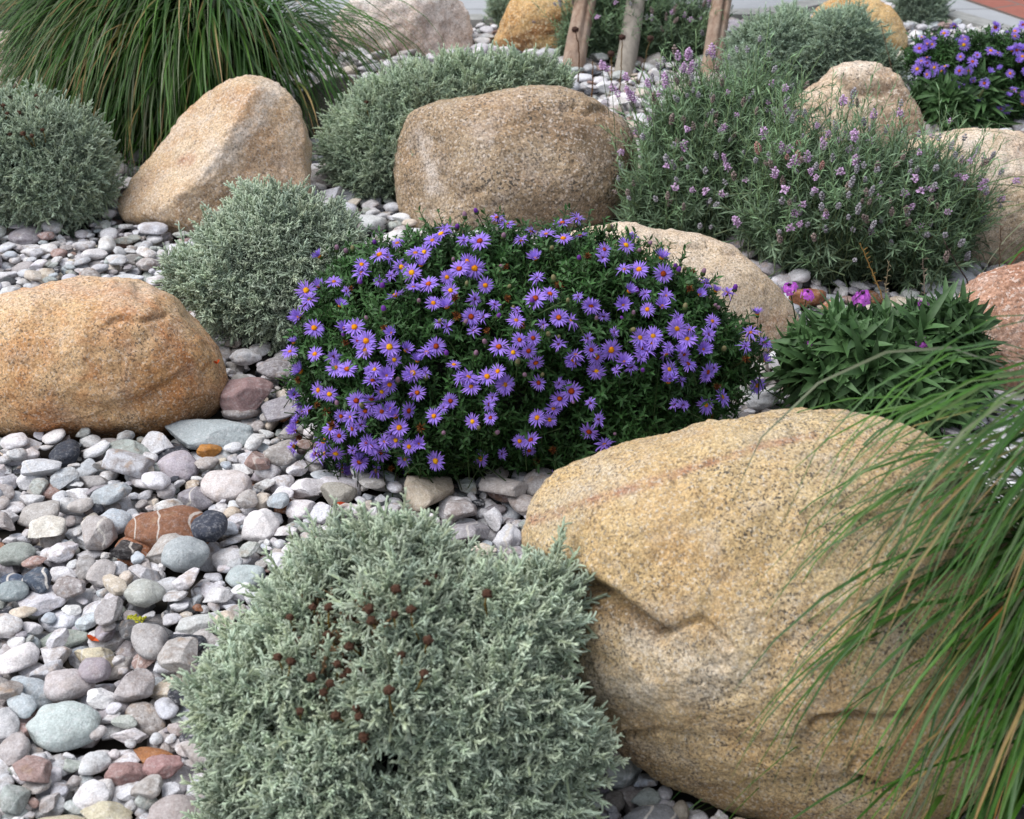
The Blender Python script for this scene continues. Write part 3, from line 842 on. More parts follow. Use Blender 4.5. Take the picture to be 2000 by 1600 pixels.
# ------------------------------------------------------------------ asters
PET = srgb(168, 136, 238)
def aster_flower(style):
    """petals (and, apart, the disc) of one flower, facing +Z"""
    s = Soup()
    n = random.randint(19, 25)
    for ring in range(2 if style != 'wilted' else 1):
        for i in range(n if ring == 0 else n // 2):
            L = 0.0135 * random.uniform(.85, 1.1) * (1 if ring == 0 else 0.85); W = 0.0026 * random.uniform(.85, 1.15)
            if style == 'wilted': L *= random.uniform(.55, .9); curl = random.uniform(-.2, 1.3)
            elif style == 'cup': curl = random.uniform(-.25, 0.05)
            else: curl = random.uniform(-.05, .3)
            V, F = blade_leaf(L, W, curl, 0.35, 3)
            V[:, 0] += 0.0028
            el = {'open': random.uniform(-4, 16), 'cup': random.uniform(28, 48), 'wilted': random.uniform(0, 60)}[style] + ring * 9
            V = roty(V, -R(el)); V = rotz(V, 2 * math.pi * (i + random.uniform(-.25, .25) + ring * .5) / (n if ring == 0 else n // 2))
            u = np.clip(np.hypot(V[:, 0], V[:, 1]) / 0.016, 0, 1)[:, None]
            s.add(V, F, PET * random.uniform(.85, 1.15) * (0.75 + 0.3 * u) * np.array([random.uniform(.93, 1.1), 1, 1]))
    # green calyx and a short stalk
    V, F = ico(2); V = V * np.array([.0034, .0034, .004]) + np.array([0, 0, -.003]); s.add(V, F, srgb(52, 78, 34))
    V, F = tube(np.array([[0, 0, -.004], [.002, 0, -.02], [0.001, .002, -.045]]), .0007, .0007, 4); s.add(V, F, srgb(46, 66, 32))
    return s
def disc_mesh(c, c2, r=0.0043, hgt=0.0026):
    s = Soup()
    V, F = ico(3)
    V = V * np.array([r, r, hgt]) + np.array([0, 0, 0.0009]); V += norm(V) * (0.0007 * vnoise(V * 1400, 3))[:, None]
    k = (np.clip(np.hypot(V[:, 0], V[:, 1]) / r, 0, 1) ** 2)[:, None]
    s.add(V, F, np.array(c) * (1 - k) + np.array(c2) * k)
    return s.data('disc', M_DISC)
FL = {k: [aster_flower(k) for _ in range(6)] for k in ('open', 'cup', 'wilted')}
FLM = {k: [s.data('flower', M_PETAL) for s in v] for k, v in FL.items()}
DISC = {'y': [disc_mesh(srgb(206, 138, 20), srgb(196, 108, 20)), disc_mesh(srgb(214, 164, 30), srgb(204, 126, 20))],
        'b': [disc_mesh(srgb(150, 66, 24), srgb(110, 36, 30)), disc_mesh(srgb(180, 92, 26), srgb(116, 40, 28))],
        'w': [disc_mesh(srgb(84, 30, 34), srgb(70, 22, 40))]}
def spent_mesh():
    s = Soup()
    for i in range(46):
        V, F = blade_leaf(.0065 * random.uniform(.7, 1.2), .0012, random.uniform(-.4, .5), .2, 2)
        V = rotz(roty(V, -R(random.uniform(5, 85))), i * 2.4); s.add(V, F, srgb(*random.choice([(112, 62, 28), (90, 46, 24), (136, 88, 44), (70, 38, 24)])))
    V, F = ico(2); s.add(V * .0032, F, srgb(66, 36, 22))
    V, F = tube(np.array([[0, 0, -.002], [.001, 0, -.03]]), .0007, .0007, 4); s.add(V, F, srgb(60, 60, 34))
    return s.data('spent_flower', M_DISC)
SPENT = [spent_mesh() for _ in range(3)]
def bud_mesh(c):
    s = Soup()
    V, F = ico(2); s.add(V * np.array([.0028, .0028, .0042]) + np.array([0, 0, .002]), F, c)
    V, F = ico(2); s.add(V * np.array([.0032, .0032, .0032]) + np.array([0, 0, -.001]), F, srgb(66, 84, 44))
    V, F = tube(np.array([[0, 0, -.002], [.001, 0, -.03]]), .0006, .0006, 4); s.add(V, F, srgb(46, 66, 32))
    return s.data('bud', M_PETAL)
BUD = [bud_mesh(srgb(118, 60, 160)), bud_mesh(srgb(150, 116, 138)), bud_mesh(srgb(134, 128, 92))]

AST = [leafy_sprig(random.uniform(.045, .07), random.randint(18, 24), .0155, .0038, 15, 60, srgb(60, 80, 38), srgb(66, 104, 54), .2, 2) for _ in range(14)]

def aster_plant(label, h, n_leaf, flowers, spent, buds, limit=100, group='purple aster clumps', fs=1.0):
    t = empty('aster_plant', h.base, label, 'flowering plant', group)
    core(h, t, 0.035, 'inner_shade_core')
    foliage(h, t, AST, n_leaf, zoff=0.045, sink=0.035, up=0.45, spread=0.35, tone=0.22, seed=3)
    rank = {'y': 0, 'b': 0, 'w': 1, 's': 2}
    flowers = sorted(flowers, key=lambda f: rank[f[2]])
    rest = Soup()
    for i, (x, y, k) in enumerate(flowers):
        P, nn = surf_at(h, x, y, 0.022)
        tocam = norm(CAM - P)
        if k == 's': d = norm(0.55 * nn + 0.75 * ZUP + rng.normal(0, .3, 3))
        else: d = norm(0.45 * nn + 0.5 * tocam + 0.3 * ZUP + rng.normal(0, .34, 3))
        st = {'y': 'open', 'b': 'open', 'w': 'wilted', 's': random.choice(['cup', 'open', 'cup', 'wilted'])}[k]
        sc_ = random.uniform(.68, 1.04) * fs * (0.8 if k == 'w' else 1)
        M = frames(d[None])[0] * sc_
        q = random.randrange(6)
        dk = {'y': 'y', 'b': 'b', 'w': 'w', 's': 'y'}[k]
        if i < limit:
            o = put('flower', FLM[st][q], t, P, M)
            if k != 's' or random.random() < .6:
                c2 = bpy.data.objects.new('flower_disc', random.choice(DISC[dk])); col.objects.link(c2); c2.parent = o
        else:
            V, F, C = FL[st][q].arrays()
            rest.add(V @ M.T + P, F, C)
            V, F = ico(2); rest.add((V * np.array([.0042, .0042, .0025])) @ M.T + P, F, srgb(*{'y': (206, 138, 20), 'b': (150, 66, 24), 'w': (84, 30, 34), 's': (190, 120, 30)}[k]))
    if rest.n:
        tag(rest.build('flowers', M_PETAL, t), kind='stuff')
    for (x, y) in spent:
        P, nn = surf_at(h, x, y, 0.02)
        put('spent_flower', random.choice(SPENT), t, P, frames(norm(nn + ZUP + rng.normal(0, .3, 3))[None])[0] * random.uniform(.85, 1.25) * fs)
    for (x, y) in buds:
        P, nn = surf_at(h, x, y, 0.022)
        put('bud', random.choice(BUD), t, P, frames(norm(.5 * nn + ZUP + rng.normal(0, .3, 3))[None])[0] * random.uniform(.8, 1.3) * fs)
    return t

hAst = bush_hull([(560, 690), (575, 600), (640, 520), (700, 490), (800, 470), (860, 440), (940, 425), (1060, 425), (1160, 430), (1230, 475), (1310, 510), (1380, 550), (1450, 590), (1500, 660), (1505, 730), (1460, 800), (1360, 870), (1250, 905), (1100, 925), (950, 915), (800, 945), (700, 940), (610, 910), (570, 830), (555, 750)],
    0.02, 9, 31, shrink=20, front=0.65, back=0.55, ctr=(1010, 700))
F5 = """1345,75,b 1400,110,b 1535,150,s 1620,165,s 1710,105,b 1790,80,s 1715,190,y 1810,175,b 1060,140,s 1035,165,y 985,200,s 1160,200,w 1250,205,b 1480,200,s 355,290,s 590,335,y 590,380,s 690,280,y 735,295,s 790,215,s 810,350,y 870,380,y 940,265,y 890,270,s 920,340,s 1180,315,y 1135,360,b 1220,355,y 1065,405,y 965,445,b 1085,480,y 1280,450,y 1560,300,s 1570,410,w 775,500,y 880,460,s 990,550,y 1065,570,s 1220,525,w 1330,560,w 1455,590,w 1560,525,b 1640,500,b 1870,565,b 1690,630,b 1600,670,w 1200,625,b 1215,705,w 1020,660,w 1070,680,w 280,480,y 435,430,s 350,455,s 300,530,s 235,630,s 325,690,y 470,565,s 550,685,y 490,690,s 1005,790,b 745,795,y 770,865,y 570,760,b 615,760,y 210,770,s 190,820,s 330,835,y 250,930,s 445,910,s 510,920,b 660,920,y 875,940,y 900,870,s 1105,895,y 1355,795,b 1435,825,y 1470,755,b 1545,745,b 1520,815,b 1770,865,y 1560,880,b 1850,745,w 1870,810,b 1900,850,b 1980,810,y 1690,780,w 1350,930,y 1290,960,y 1380,1010,y 1575,995,b 1320,1075,w 1900,930,y 1760,1040,b 1695,1085,b 410,1060,y 350,1035,y 215,1060,s 650,985,b 745,1005,y 700,1045,y 645,1080,b 560,1095,b 610,1150,b 900,1050,b 1085,1095,b 850,1150,b 780,1180,s 995,1180,y 475,1180,b 800,1245,y 780,1315,y 855,1350,y 465,1290,b 540,1250,b 380,1320,y 445,1385,y 385,1390,y 540,1370,w 645,1360,b 620,1330,b 580,1435,b 480,1450,s 1210,1210,y 1310,1190,b 1570,1190,y 1640,1200,y 1535,1315,b 1470,1320,y 1525,1370,b 1860,1265,b 1945,1340,s 1255,1415,y 1375,1390,w 1005,1430,y 850,1500,y 695,1535,y 770,1550,y 835,1420,s 1665,1510,w 215,1260,s 230,1210,s 290,1150,s 210,1350,s"""
F4 = """530,245,y 400,270,b 390,320,w 610,390,y 755,415,b 520,390,s 745,320,s 1010,475,w 975,540,s 1070,520,s 1140,530,s 320,610,b 515,605,s 660,630,y 770,550,s 645,540,w 750,610,s 130,680,b 550,520,s 200,700,s 615,800,y 695,790,y 840,745,y 915,750,s 1050,700,s 1030,780,w 1320,660,s 1280,770,s 1365,830,b 570,190,w"""
F6 = """20,690,y 125,660,b 235,705,b 510,780,y 225,890,y 240,495,w 550,640,s 15,760,s 560,550,w"""
def parse(s, x0, y0, k):
    out = []
    for q in s.split():
        a, b_, c = q.split(','); out.append((x0 + k * float(a), y0 + k * float(b_), c))
    return out
aflow = parse(F5, 500, 400, .35) + parse(F4, 1050, 400, .325) + parse(F6, 1300, 480, .35)
for _ in range(34):
    for _k in range(60):
        x, y = random.gauss(700, 90), random.gauss(800, 110)
        if in_poly(hAst.poly, x, y)[0]: break
    aflow.append((x, y, random.choice('ssswwb')))
for _ in range(24):
    aflow.append((random.uniform(700, 1420), random.uniform(500, 820), random.choice('sswww')))
for _ in range(18):
    aflow.append((random.uniform(1080, 1460), random.uniform(600, 800), random.choice('ybsw')))
aspent = Z(500, 400, .35, [(1360, 360), (1400, 350), (1400, 525), (715, 690), (500, 775), (1480, 680), (920, 1245), (395, 1160), (240, 980), (345, 1120), (245, 1300), (425, 1230), (755, 1470), (1570, 1435), (1660, 1370), (1120, 620), (1290, 705), (1690, 455), (530, 470), (1850, 290), (1110, 520)]) + Z(1300, 480, .35, [(445, 635), (285, 790), (150, 150), (130, 240), (240, 950)])
abud = Z(500, 400, .35, [(1230, 40), (910, 540), (585, 440), (715, 590), (615, 840), (1165, 65), (450, 250), (505, 265), (540, 250), (665, 215), (1175, 445), (1410, 460), (1350, 625), (1280, 770), (1225, 835), (1340, 1275), (1045, 1275), (950, 965), (790, 985), (455, 1115), (1460, 885), (1740, 540), (1900, 640), (1540, 545), (1650, 245), (1100, 310), (1120, 130), (1380, 180), (1980, 130), (1500, 950), (1690, 740)]) + Z(1050, 400, .325, [(610, 280), (1080, 620), (885, 620), (575, 655), (735, 265), (825, 375), (885, 385), (995, 410), (250, 325), (355, 685), (510, 685), (430, 145), (670, 240), (1185, 505), (845, 400), (600, 520)])
extra_b = []
for _ in range(24):
    extra_b.append((random.uniform(640, 1420), random.uniform(520, 860)))
aster_plant('big mound of purple daisy asters with dark green leaves amid the boulders', hAst, 4200, aflow, aspent, abud + extra_b)

hAst2 = bush_hull([(1760, 110), (1790, 60), (1850, 50), (1930, 52), (2010, 48), (2090, 80), (2110, 180), (2060, 260), (1980, 262), (1890, 220), (1800, 180)], 0.02, 9, 32, shrink=12, front=0.65, back=0.5, ctr=(1940, 150), sub=5)
f2 = []
for _ in range(80):
    for _k in range(40):
        x, y = random.uniform(1765, 2040), random.uniform(48, 245)
        if in_poly(hAst2.poly, x, y)[0] and (y < 200 or x > 1930): break
    f2.append((x, y, random.choice('yybsss')))
aster_plant('far clump of deep purple asters near the red brick strip', hAst2, 1500, f2, [], [], limit=60, fs=.95)

# ------------------------------------------------------------------ lavender
LAV = [leafy_sprig(random.uniform(.06, .11), random.randint(22, 30), .03, .0026, 30, 70, srgb(128, 144, 104), srgb(128, 152, 122), .15, 2, .001) for _ in range(14)]
LSH = [leafy_sprig(random.uniform(.12, .19), random.randint(20, 28), .026, .0022, 25, 60, srgb(120, 142, 96), srgb(122, 152, 112), .15, 2, .0009) for _ in range(8)]
def spike_mesh(kind):
    s = Soup()
    pal = {'pink': [(212, 178, 214), (198, 156, 202), (222, 198, 224)], 'grey': [(176, 171, 180), (192, 188, 194), (156, 149, 158)], 'brown': [(158, 142, 138), (176, 156, 148), (132, 116, 114)], 'salmon': [(196, 150, 142), (176, 130, 124), (204, 168, 164)]}[kind]
    L = random.uniform(.011, .024); rows = int(L / .0042)
    for i in range(rows):
        z = L * i / rows
        rad = .0042 * math.sin(math.pi * (0.2 + .7 * i / rows)) * (1.25 if kind in ('pink', 'salmon') else .95)
        for j in range(6):
            a = j * math.pi / 3 + i * .5 + random.uniform(-.3, .3)
            V, F = ico(1)
            V = V * np.array([.0019, .0019, .0027]) * random.uniform(.7, 1.3)
            V = roty(V, R(40)) + np.array([rad, 0, z]); s.add(rotz(V, a), F, srgb(*random.choice(pal)))
        if kind == 'pink' and random.random() < .9:
            for j in range(3):
                V, F = blade_leaf(.006, .005, .3, .2, 2); V = roty(V, -R(random.uniform(0, 40))) + np.array([rad, 0, z]); s.add(rotz(V, random.uniform(0, 6.28)), F, srgb(216, 180, 222))
    V, F = ico(1); s.add(V * np.array([.003, .003, .003]) + np.array([0, 0, L]), F, srgb(*pal[0]))
    return s
def stem_to(L, c):
    return tube(np.array([[0.004, 0.0, -L], [.003, .001, -L * .6], [0.001, 0, -L * .3], [0, 0, 0.002]]), .0009, .0007, 4)
SPK = {k: [spike_mesh(k) for _ in range(5)] for k in ('pink', 'grey', 'brown', 'salmon')}
SPKM = {k: [s.data('flower_spike', M_PETAL) for s in v] for k, v in SPK.items()}
st_ = Soup(); V, F = stem_to(.11, 0); st_.add(V, F, srgb(96, 112, 74)); LSTEM = st_.data('spike_stem', M_LEAF)

def lavender(label, outline, n, spikes, n_rand, tone_c=1.0, seed=0, shrink=34, limit=100, mix=('grey', 'grey', 'grey', 'grey', 'brown', 'pink', 'pink'), fs=1.0, **kw):
    h = bush_hull(outline, 0.035, 6, seed, shrink=shrink, **kw)
    t = empty('lavender_plant', h.base, label, 'flowering plant', 'lavender plants')
    core(h, t, 0.06, 'inner_shade_core')
    foliage(h, t, LAV, n, zoff=0.05, sink=0.06, up=0.55, spread=0.38, smin=.75, smax=1.35, tone=.25, seed=seed)
    foliage(h, t, LSH, n // 4, zoff=0.05, sink=0.03, up=0.72, spread=0.22, smin=.7, smax=1.2, tone=.2, seed=seed + 1, name='shoots')
    todo = [(x, y, k, None) for x, y, k in spikes]
    P, Nn = sample(h, n_rand, zmin=0.06)
    for p, nn in zip(P, Nn):
        d = norm(.35 * nn + .8 * ZUP + rng.normal(0, .25, 3))
        todo.append((None, None, random.choice(mix), (p + d * random.uniform(.025, .095) + nn * .015, d)))
    rest = Soup()
    for i, (x, y, k, pd) in enumerate(todo):
        if pd is None:
            p, nn = surf_at(h, x, y, 0.065); d = norm(.25 * nn + .85 * ZUP + rng.normal(0, .15, 3))
        else: p, d = pd
        M = frames(d[None])[0] * random.uniform(.6, 1.0) * fs
        q = random.randrange(5)
        if i < limit:
            o = put('flower_spike', SPKM[k][q], t, p, M)
            c2 = bpy.data.objects.new('stem', LSTEM); col.objects.link(c2); c2.parent = o
        else:
            V, F, C = SPK[k][q].arrays(); rest.add(V @ M.T + p, F, C)
            V, F = stem_to(.1, 0); rest.add(V @ M.T + p, F, srgb(96, 112, 74))
    if rest.n: tag(rest.build('flower_spikes', M_PETAL, t), kind='stuff')
    return h

L3 = [(a, b_, 'pink') for a, b_ in Z(1300, 0, .35, [(555, 770), (875, 810), (880, 830), (730, 915), (795, 900), (810, 970), (980, 970), (1060, 920), (1140, 800), (610, 990), (745, 1265), (1700, 910), (1640, 1010), (1780, 1080), (1570, 1190), (1030, 850), (840, 1000), (690, 930)])]
L3 += [(a, b_, 'salmon') for a, b_ in Z(1300, 0, .35, [(745, 815), (520, 855), (680, 890), (870, 945), (740, 880)])]
L3 += [(a, b_, 'brown') for a, b_ in Z(1300, 0, .35, [(560, 920), (590, 930), (630, 1320), (640, 1350), (1480, 1130), (1510, 1160), (1260, 1200), (1340, 1180), (690, 1140), (1250, 1130), (1120, 1090), (900, 1190), (1560, 1440), (830, 1340), (1180, 950), (1660, 1030)])]
L3 += [(a, b_, 'grey') for a, b_ in Z(1300, 0, .35, [(1520, 780), (1410, 760), (1590, 830), (1470, 830), (1510, 880), (1735, 860), (1820, 880), (1620, 880), (1140, 730), (1200, 1040), (1020, 1100), (1140, 1090), (1070, 1190), (1150, 1270), (1330, 1090), (870, 1170), (1020, 1220), (820, 1090), (1640, 1370), (1030, 1040), (930, 900), (1400, 960), (1450, 1060), (960, 1160), (600, 830), (1360, 970)])]
lav2 = lavender('spreading lavender with pink and faded grey flower spikes beside the cream boulder',
    [(1390, 440), (1450, 330), (1500, 260), (1600, 235), (1720, 262), (1850, 310), (1930, 360), (1965, 430), (1930, 510), (1820, 560), (1680, 572), (1540, 560), (1440, 520)],
    1600, L3, 140, seed=42, front=.6, back=.6, ctr=(1690, 430))
L1 = [(a, b_, 'pink') for a, b_ in Z(1300, 0, .35, [(130, 310), (120, 330), (95, 400), (140, 400), (225, 1075), (145, 1070), (55, 1060)]) + Z(700, 0, .4, [(1325, 470), (1500, 410), (1340, 490), (1615, 280), (1580, 350)])]
L1 += [(a, b_, 'grey') for a, b_ in Z(1300, 0, .35, [(230, 310), (265, 330), (400, 290), (455, 290), (350, 330), (435, 870), (125, 940), (220, 965), (245, 1130), (275, 1150), (190, 1270), (250, 1275), (480, 1090), (490, 525), (460, 560), (260, 560), (260, 640), (745, 640), (600, 660), (575, 315), (525, 230)])]
L1 += [(a, b_, 'brown') for a, b_ in Z(1300, 0, .35, [(160, 720), (230, 710), (280, 700), (100, 690), (30, 690), (50, 300), (100, 1170), (430, 590), (70, 470), (130, 480), (10, 1110), (380, 1000)])]
L1 += [(a, b_, 'pink') for a, b_ in Z(700, 0, .4, [(1320, 490), (1350, 500), (1240, 440), (1310, 390), (1190, 335), (1215, 345), (1500, 425), (1550, 400), (1560, 290), (1610, 360), (1590, 340), (1730, 275), (1320, 460), (1270, 470), (1420, 420), (1460, 470)])]
L1.sort(key=lambda q: q[2] != 'pink')
lav1 = lavender('tall green lavender with pale spikes beside the broad brown boulder',
    [(1235, 430), (1255, 335), (1240, 245), (1280, 190), (1340, 165), (1440, 150), (1540, 175), (1590, 260), (1570, 370), (1500, 450), (1420, 500), (1320, 490), (1255, 465)],
    1600, L1, 100, seed=41, front=.6, back=.6, ctr=(1390, 330))
lav3 = lavender('far lavender bush growing behind the wooden stakes',
    [(1050, 110), (1075, 50), (1120, 5), (1200, -20), (1300, -15), (1380, 15), (1400, 70), (1385, 118), (1300, 134), (1180, 134), (1090, 124)],
    900, [], 70, seed=43, front=.35, back=.6, shrink=16, mix=('grey', 'brown', 'pink'), ctr=(1230, 80))

# ------------------------------------------------------------------ wallflowers
def rosette(n, L, W, c):
    s = Soup()
    for i in range(n):
        u = i / n
        V, F = blade_leaf(L * random.uniform(.7, 1.1) * (1 - .3 * u), W * random.uniform(.85, 1.15), random.uniform(.0, .8), .35, 5)
        V = roty(V, -R(10 + 65 * u + random.uniform(-10, 10)))
        s.add(rotz(V, i * 2.4 + random.uniform(-.2, .2)) + np.array([0, 0, u * .018]), F, np.array(c) * random.uniform(.75, 1.25))
    V, F = tube(np.array([[0, 0, -.06], [0, 0, .01]]), .0022, .0016, 5); s.add(V, F, srgb(90, 96, 60))
    return s.arrays()
ROS = [rosette(random.randint(13, 18), .07, .0108, srgb(80, 112, 68)) for _ in range(10)]
def cluster():
    s = Soup()
    for i in range(8):
        a, rr = i * 2.4, .0045 * math.sqrt(i + .5)
        rr *= 1.25; c0 = np.array([rr * math.cos(a), rr * math.sin(a), .002 - rr * .5])
        D = norm(c0 + np.array([0, 0, .006])); M = frames(D[None])[0]
        cc = srgb(214, 116, 226) * random.uniform(.8, 1.15)
        for k in range(4):
            V, F = blade_leaf(.0085, .0085, .2, .1, 3); V[:, 0] += .001; V = rotz(roty(V, -R(12)), k * math.pi / 2)
            s.add(V @ M.T + c0, F, cc)
    for i in range(12):
        V, F = ico(1); a = i * 2.4; rr = .0016 * math.sqrt(i)
        s.add(V * np.array([.0012, .0012, .002]) + np.array([rr * .7 * math.cos(a), rr * .7 * math.sin(a), .0055]), F, srgb(56, 30, 52))
    return s.data('flower_cluster', M_PETAL)
CLU = [cluster() for _ in range(4)]
wst = Soup(); V, F = tube(np.array([[.004, 0, -.12], [.003, 0, -.06], [0, 0, 0]]), .0016, .0012, 5); wst.add(V, F, srgb(74, 92, 56))
for i in range(7):
    V, F = blade_leaf(.018, .003, .2, .3, 2); wst.add(rotz(roty(V, -R(40)), i * 2.4) + np.array([.003, 0, -.1 + .013 * i]), F, srgb(70, 96, 60))
WST = wst.data('flower_stem', M_LEAF)
def wallflower(label, outline, n, flowers, seed, **kw):
    h = bush_hull(outline, .015, 9, seed, **kw)
    t = empty('wallflower_plant', h.base, label, 'flowering plant', 'wallflower plants')
    core(h, t, .05, 'inner_shade_core')
    foliage(h, t, ROS, n, zoff=.01, sink=.045, up=.4, spread=.45, smin=.6, smax=1.25, tone=.3, seed=seed)
    for x, y, k in flowers:
        p, nn = surf_at(h, x, y, .02)
        o = put('flower_cluster', random.choice(CLU), t, p, frames(norm(.3 * nn + ZUP * .7 + .35 * norm(CAM - p) + rng.normal(0, .1, 3))[None])[0] * k)
        c2 = bpy.data.objects.new('flower_stem', WST); col.objects.link(c2); c2.parent = o
    return h
wl1 = wallflower('glossy dark green wallflower with few magenta flower clusters behind the yellow front boulder',
    [(1500, 690), (1530, 640), (1600, 610), (1700, 600), (1790, 610), (1860, 575), (1920, 600), (1945, 680), (1930, 770), (1890, 835), (1790, 860), (1650, 845), (1560, 810), (1510, 760)],
    250, [(1542, 560, .75), (1577, 573, .65), (1685, 577, .9), (1803, 595, .6), (1803, 668, .6), (1425, 640, .55), (1582, 672, .4)], 51, shrink=34, front=.6, back=.55, ctr=(1720, 730))
wl2 = wallflower('far green wallflower with one lilac flower beside the far purple asters',
    [(1735, 240), (1750, 190), (1810, 155), (1890, 145), (1960, 170), (1970, 230), (1920, 262), (1840, 272), (1770, 268)],
    190, [(1740, 170, .9)], 52, shrink=18, front=.6, back=.5, ctr=(1850, 215))

# ------------------------------------------------------------------ ornamental grasses
def grass_blades(root, n, spread, lmin, lmax, e0=(55, 88), droop=(95, 165), wid=(.0035, .006), az=None, tints=None, seg=12, power=1.4):
    """n arching blades from a crowded root, as arrays (V, F, C)"""
    a0 = rng.uniform(0, 2 * math.pi, n) if az is None else rng.normal(az[0], az[1], n)
    if az is not None and len(az) > 2: a0 = np.where(a0 < az[2], az[2] + np.abs(rng.normal(0, .35, n)), a0)
    r0 = np.sqrt(rng.random(n)) * spread
    P = np.stack([root[0] + r0 * np.cos(a0 + rng.normal(0, .6, n)), root[1] + r0 * np.sin(a0 + rng.normal(0, .6, n)), np.full(n, root[2])], 1)
    L = rng.uniform(lmin, lmax, n)
    el0 = np.radians(rng.uniform(*e0, n)); dr = np.radians(rng.uniform(*droop, n))
    tw = rng.normal(0, .25, n)
    s = np.linspace(0, 1, seg + 1)
    pts = np.zeros((n, seg + 1, 3)); pts[:, 0] = P
    T = np.zeros((n, seg + 1, 3))
    for k in range(seg + 1):
        e = el0 - dr * s[k] ** power
        az_ = a0 + tw * s[k]
        T[:, k] = np.stack([np.cos(e) * np.cos(az_), np.cos(e) * np.sin(az_), np.sin(e)], 1)
        if k: pts[:, k] = pts[:, k - 1] + (T[:, k] + T[:, k - 1]) / 2 * (L / seg)[:, None]
    pts[:, :, 2] = np.maximum(pts[:, :, 2], .008 + .01 * rng.random((n, 1)))
    side = norm(np.cross(T, ZUP + rng.normal(0, .25, (n, 1, 3))))
    nb = np.cross(side, T)
    wd = rng.uniform(*wid, n)[:, None] * (np.clip(s * 6, .55, 1) * (1 - s ** 2.2) + .04)[None]
    fold = .3
    V = np.stack([pts - side * wd[..., None] / 2 + nb * (wd * fold / 2)[..., None], pts, pts + side * wd[..., None] / 2 + nb * (wd * fold / 2)[..., None]], 2)
    V = V.reshape(n, (seg + 1) * 3, 3)
    i = np.arange(seg)[:, None] * 3; j = np.arange(2)[None]
    f = np.stack([i + j, i + j + 1, i + j + 4, i + j + 3], -1).reshape(-1, 4)
    F = (f[None] + (np.arange(n) * (seg + 1) * 3)[:, None, None]).reshape(-1, 4)
    tl = np.array([srgb(*c) for c in tints])
    C = tl[rng.integers(0, len(tl), n)] * rng.uniform(.75, 1.25, n)[:, None]
    C = C[:, None, :] * (1 + .12 * (s[None, :, None] - .4)) * np.ones((1, 1, 3))
    tip = (rng.random(n) < .16)[:, None, None] * np.clip((s[None, :, None] - rng.uniform(.6, .95, n)[:, None, None]) * 6, 0, 1)
    C = C * (1 - tip) + srgb(158, 132, 84) * tip
    C = np.repeat(C[:, :, None], 3, 2).reshape(-1, 3)
    return V.reshape(-1, 3), F, C

GT = [(62, 102, 34), (74, 116, 40), (52, 92, 32), (84, 114, 60), (64, 98, 48), (58, 96, 28), (92, 114, 66), (72, 110, 36), (62, 108, 34), (108, 116, 88), (44, 82, 24), (84, 122, 46)]
def ornamental_grass(label, root, sets, dry=0, dry_kw=None):
    t = empty('ornamental_grass', root, label, 'grass clump', 'ornamental grass clumps')
    so = Soup()
    for kw in sets:
        V, F, C = grass_blades(root, tints=GT, **kw); so.add(V, F, C)
    so.build('blades', M_GRASS, t)
    if dry:
        V, F, C = grass_blades(root, dry, tints=[(164, 120, 60), (150, 98, 50), (176, 150, 96), (160, 92, 72)], **dry_kw)
        mk('dry_blades', V, F, M_GRASS, t, tint=C)
    return t
gA = ground(440, 192)
ornamental_grass('large fountain of drooping green grass behind the pointed beige boulder', gA,
    [dict(n=420, spread=.1, lmin=.5, lmax=.85, e0=(55, 86), droop=(112, 150), wid=(.006, .011), az=(-math.pi * .55, .4)),
     dict(n=2300, spread=.11, lmin=.5, lmax=.8, e0=(60, 86), droop=(106, 150), az=(math.pi * 1.3, .27, math.pi * 1.26), wid=(.006, .011)),
     dict(n=50, spread=.1, lmin=.55, lmax=.78, e0=(62, 85), droop=(140, 175), az=(-.6, .3), wid=(.005, .009)),
     dict(n=420, spread=.1, lmin=.45, lmax=.72, e0=(55, 85), droop=(105, 150), az=(-1.2, .35), wid=(.005, .009)),
     dict(n=1400, spread=.14, lmin=.35, lmax=.68, e0=(25, 70), droop=(50, 110), az=(math.pi * 1.34, .36, math.pi * 1.26), wid=(.005, .01)),
     dict(n=160, spread=.1, lmin=.4, lmax=.6, e0=(68, 87), droop=(60, 120), wid=(.005, .009), az=(math.pi * .5, .4))],
    36, dict(spread=.1, lmin=.55, lmax=.85, e0=(60, 85), droop=(105, 150), wid=(.004, .008), az=(math.pi * 1.25, .3, math.pi * 1.26)))
gB = ground(2190, 1330)
ornamental_grass('arching green grass hanging over the yellow front boulder', gB,
    [dict(n=170, spread=.1, lmin=.68, lmax=.95, e0=(80, 89), droop=(142, 172), az=(math.pi * 1.275, .16), wid=(.0045, .009), power=2.2),
     dict(n=400, spread=.1, lmin=.46, lmax=.78, e0=(62, 85), droop=(112, 152), az=(math.pi * 1.22, .26), wid=(.0045, .009), power=1.7),
     dict(n=340, spread=.12, lmin=.3, lmax=.6, e0=(15, 60), droop=(45, 105), az=(math.pi * 1.2, .32), wid=(.0045, .009)),
     dict(n=9, spread=.1, lmin=.6, lmax=.76, e0=(62, 80), droop=(118, 145), az=(math.pi * 1.14, .07), wid=(.0045, .0085), power=1.6),
     dict(n=180, spread=.12, lmin=.4, lmax=.65, e0=(55, 86), droop=(90, 160), az=(-.4, .9), wid=(.004, .008))],
    26, dict(spread=.1, lmin=.4, lmax=.7, e0=(45, 84), droop=(105, 150), az=(math.pi * 1.22, .3), wid=(.003, .006)))
gC = ground(2200, 520)
ornamental_grass('thin green grass reaching in at the edge over the cream boulder', gC,
    [dict(n=170, spread=.08, lmin=.35, lmax=.62, e0=(40, 84), droop=(70, 140), wid=(.003, .006))], 8, dict(spread=.08, lmin=.35, lmax=.55, e0=(40, 80), droop=(70, 120)))

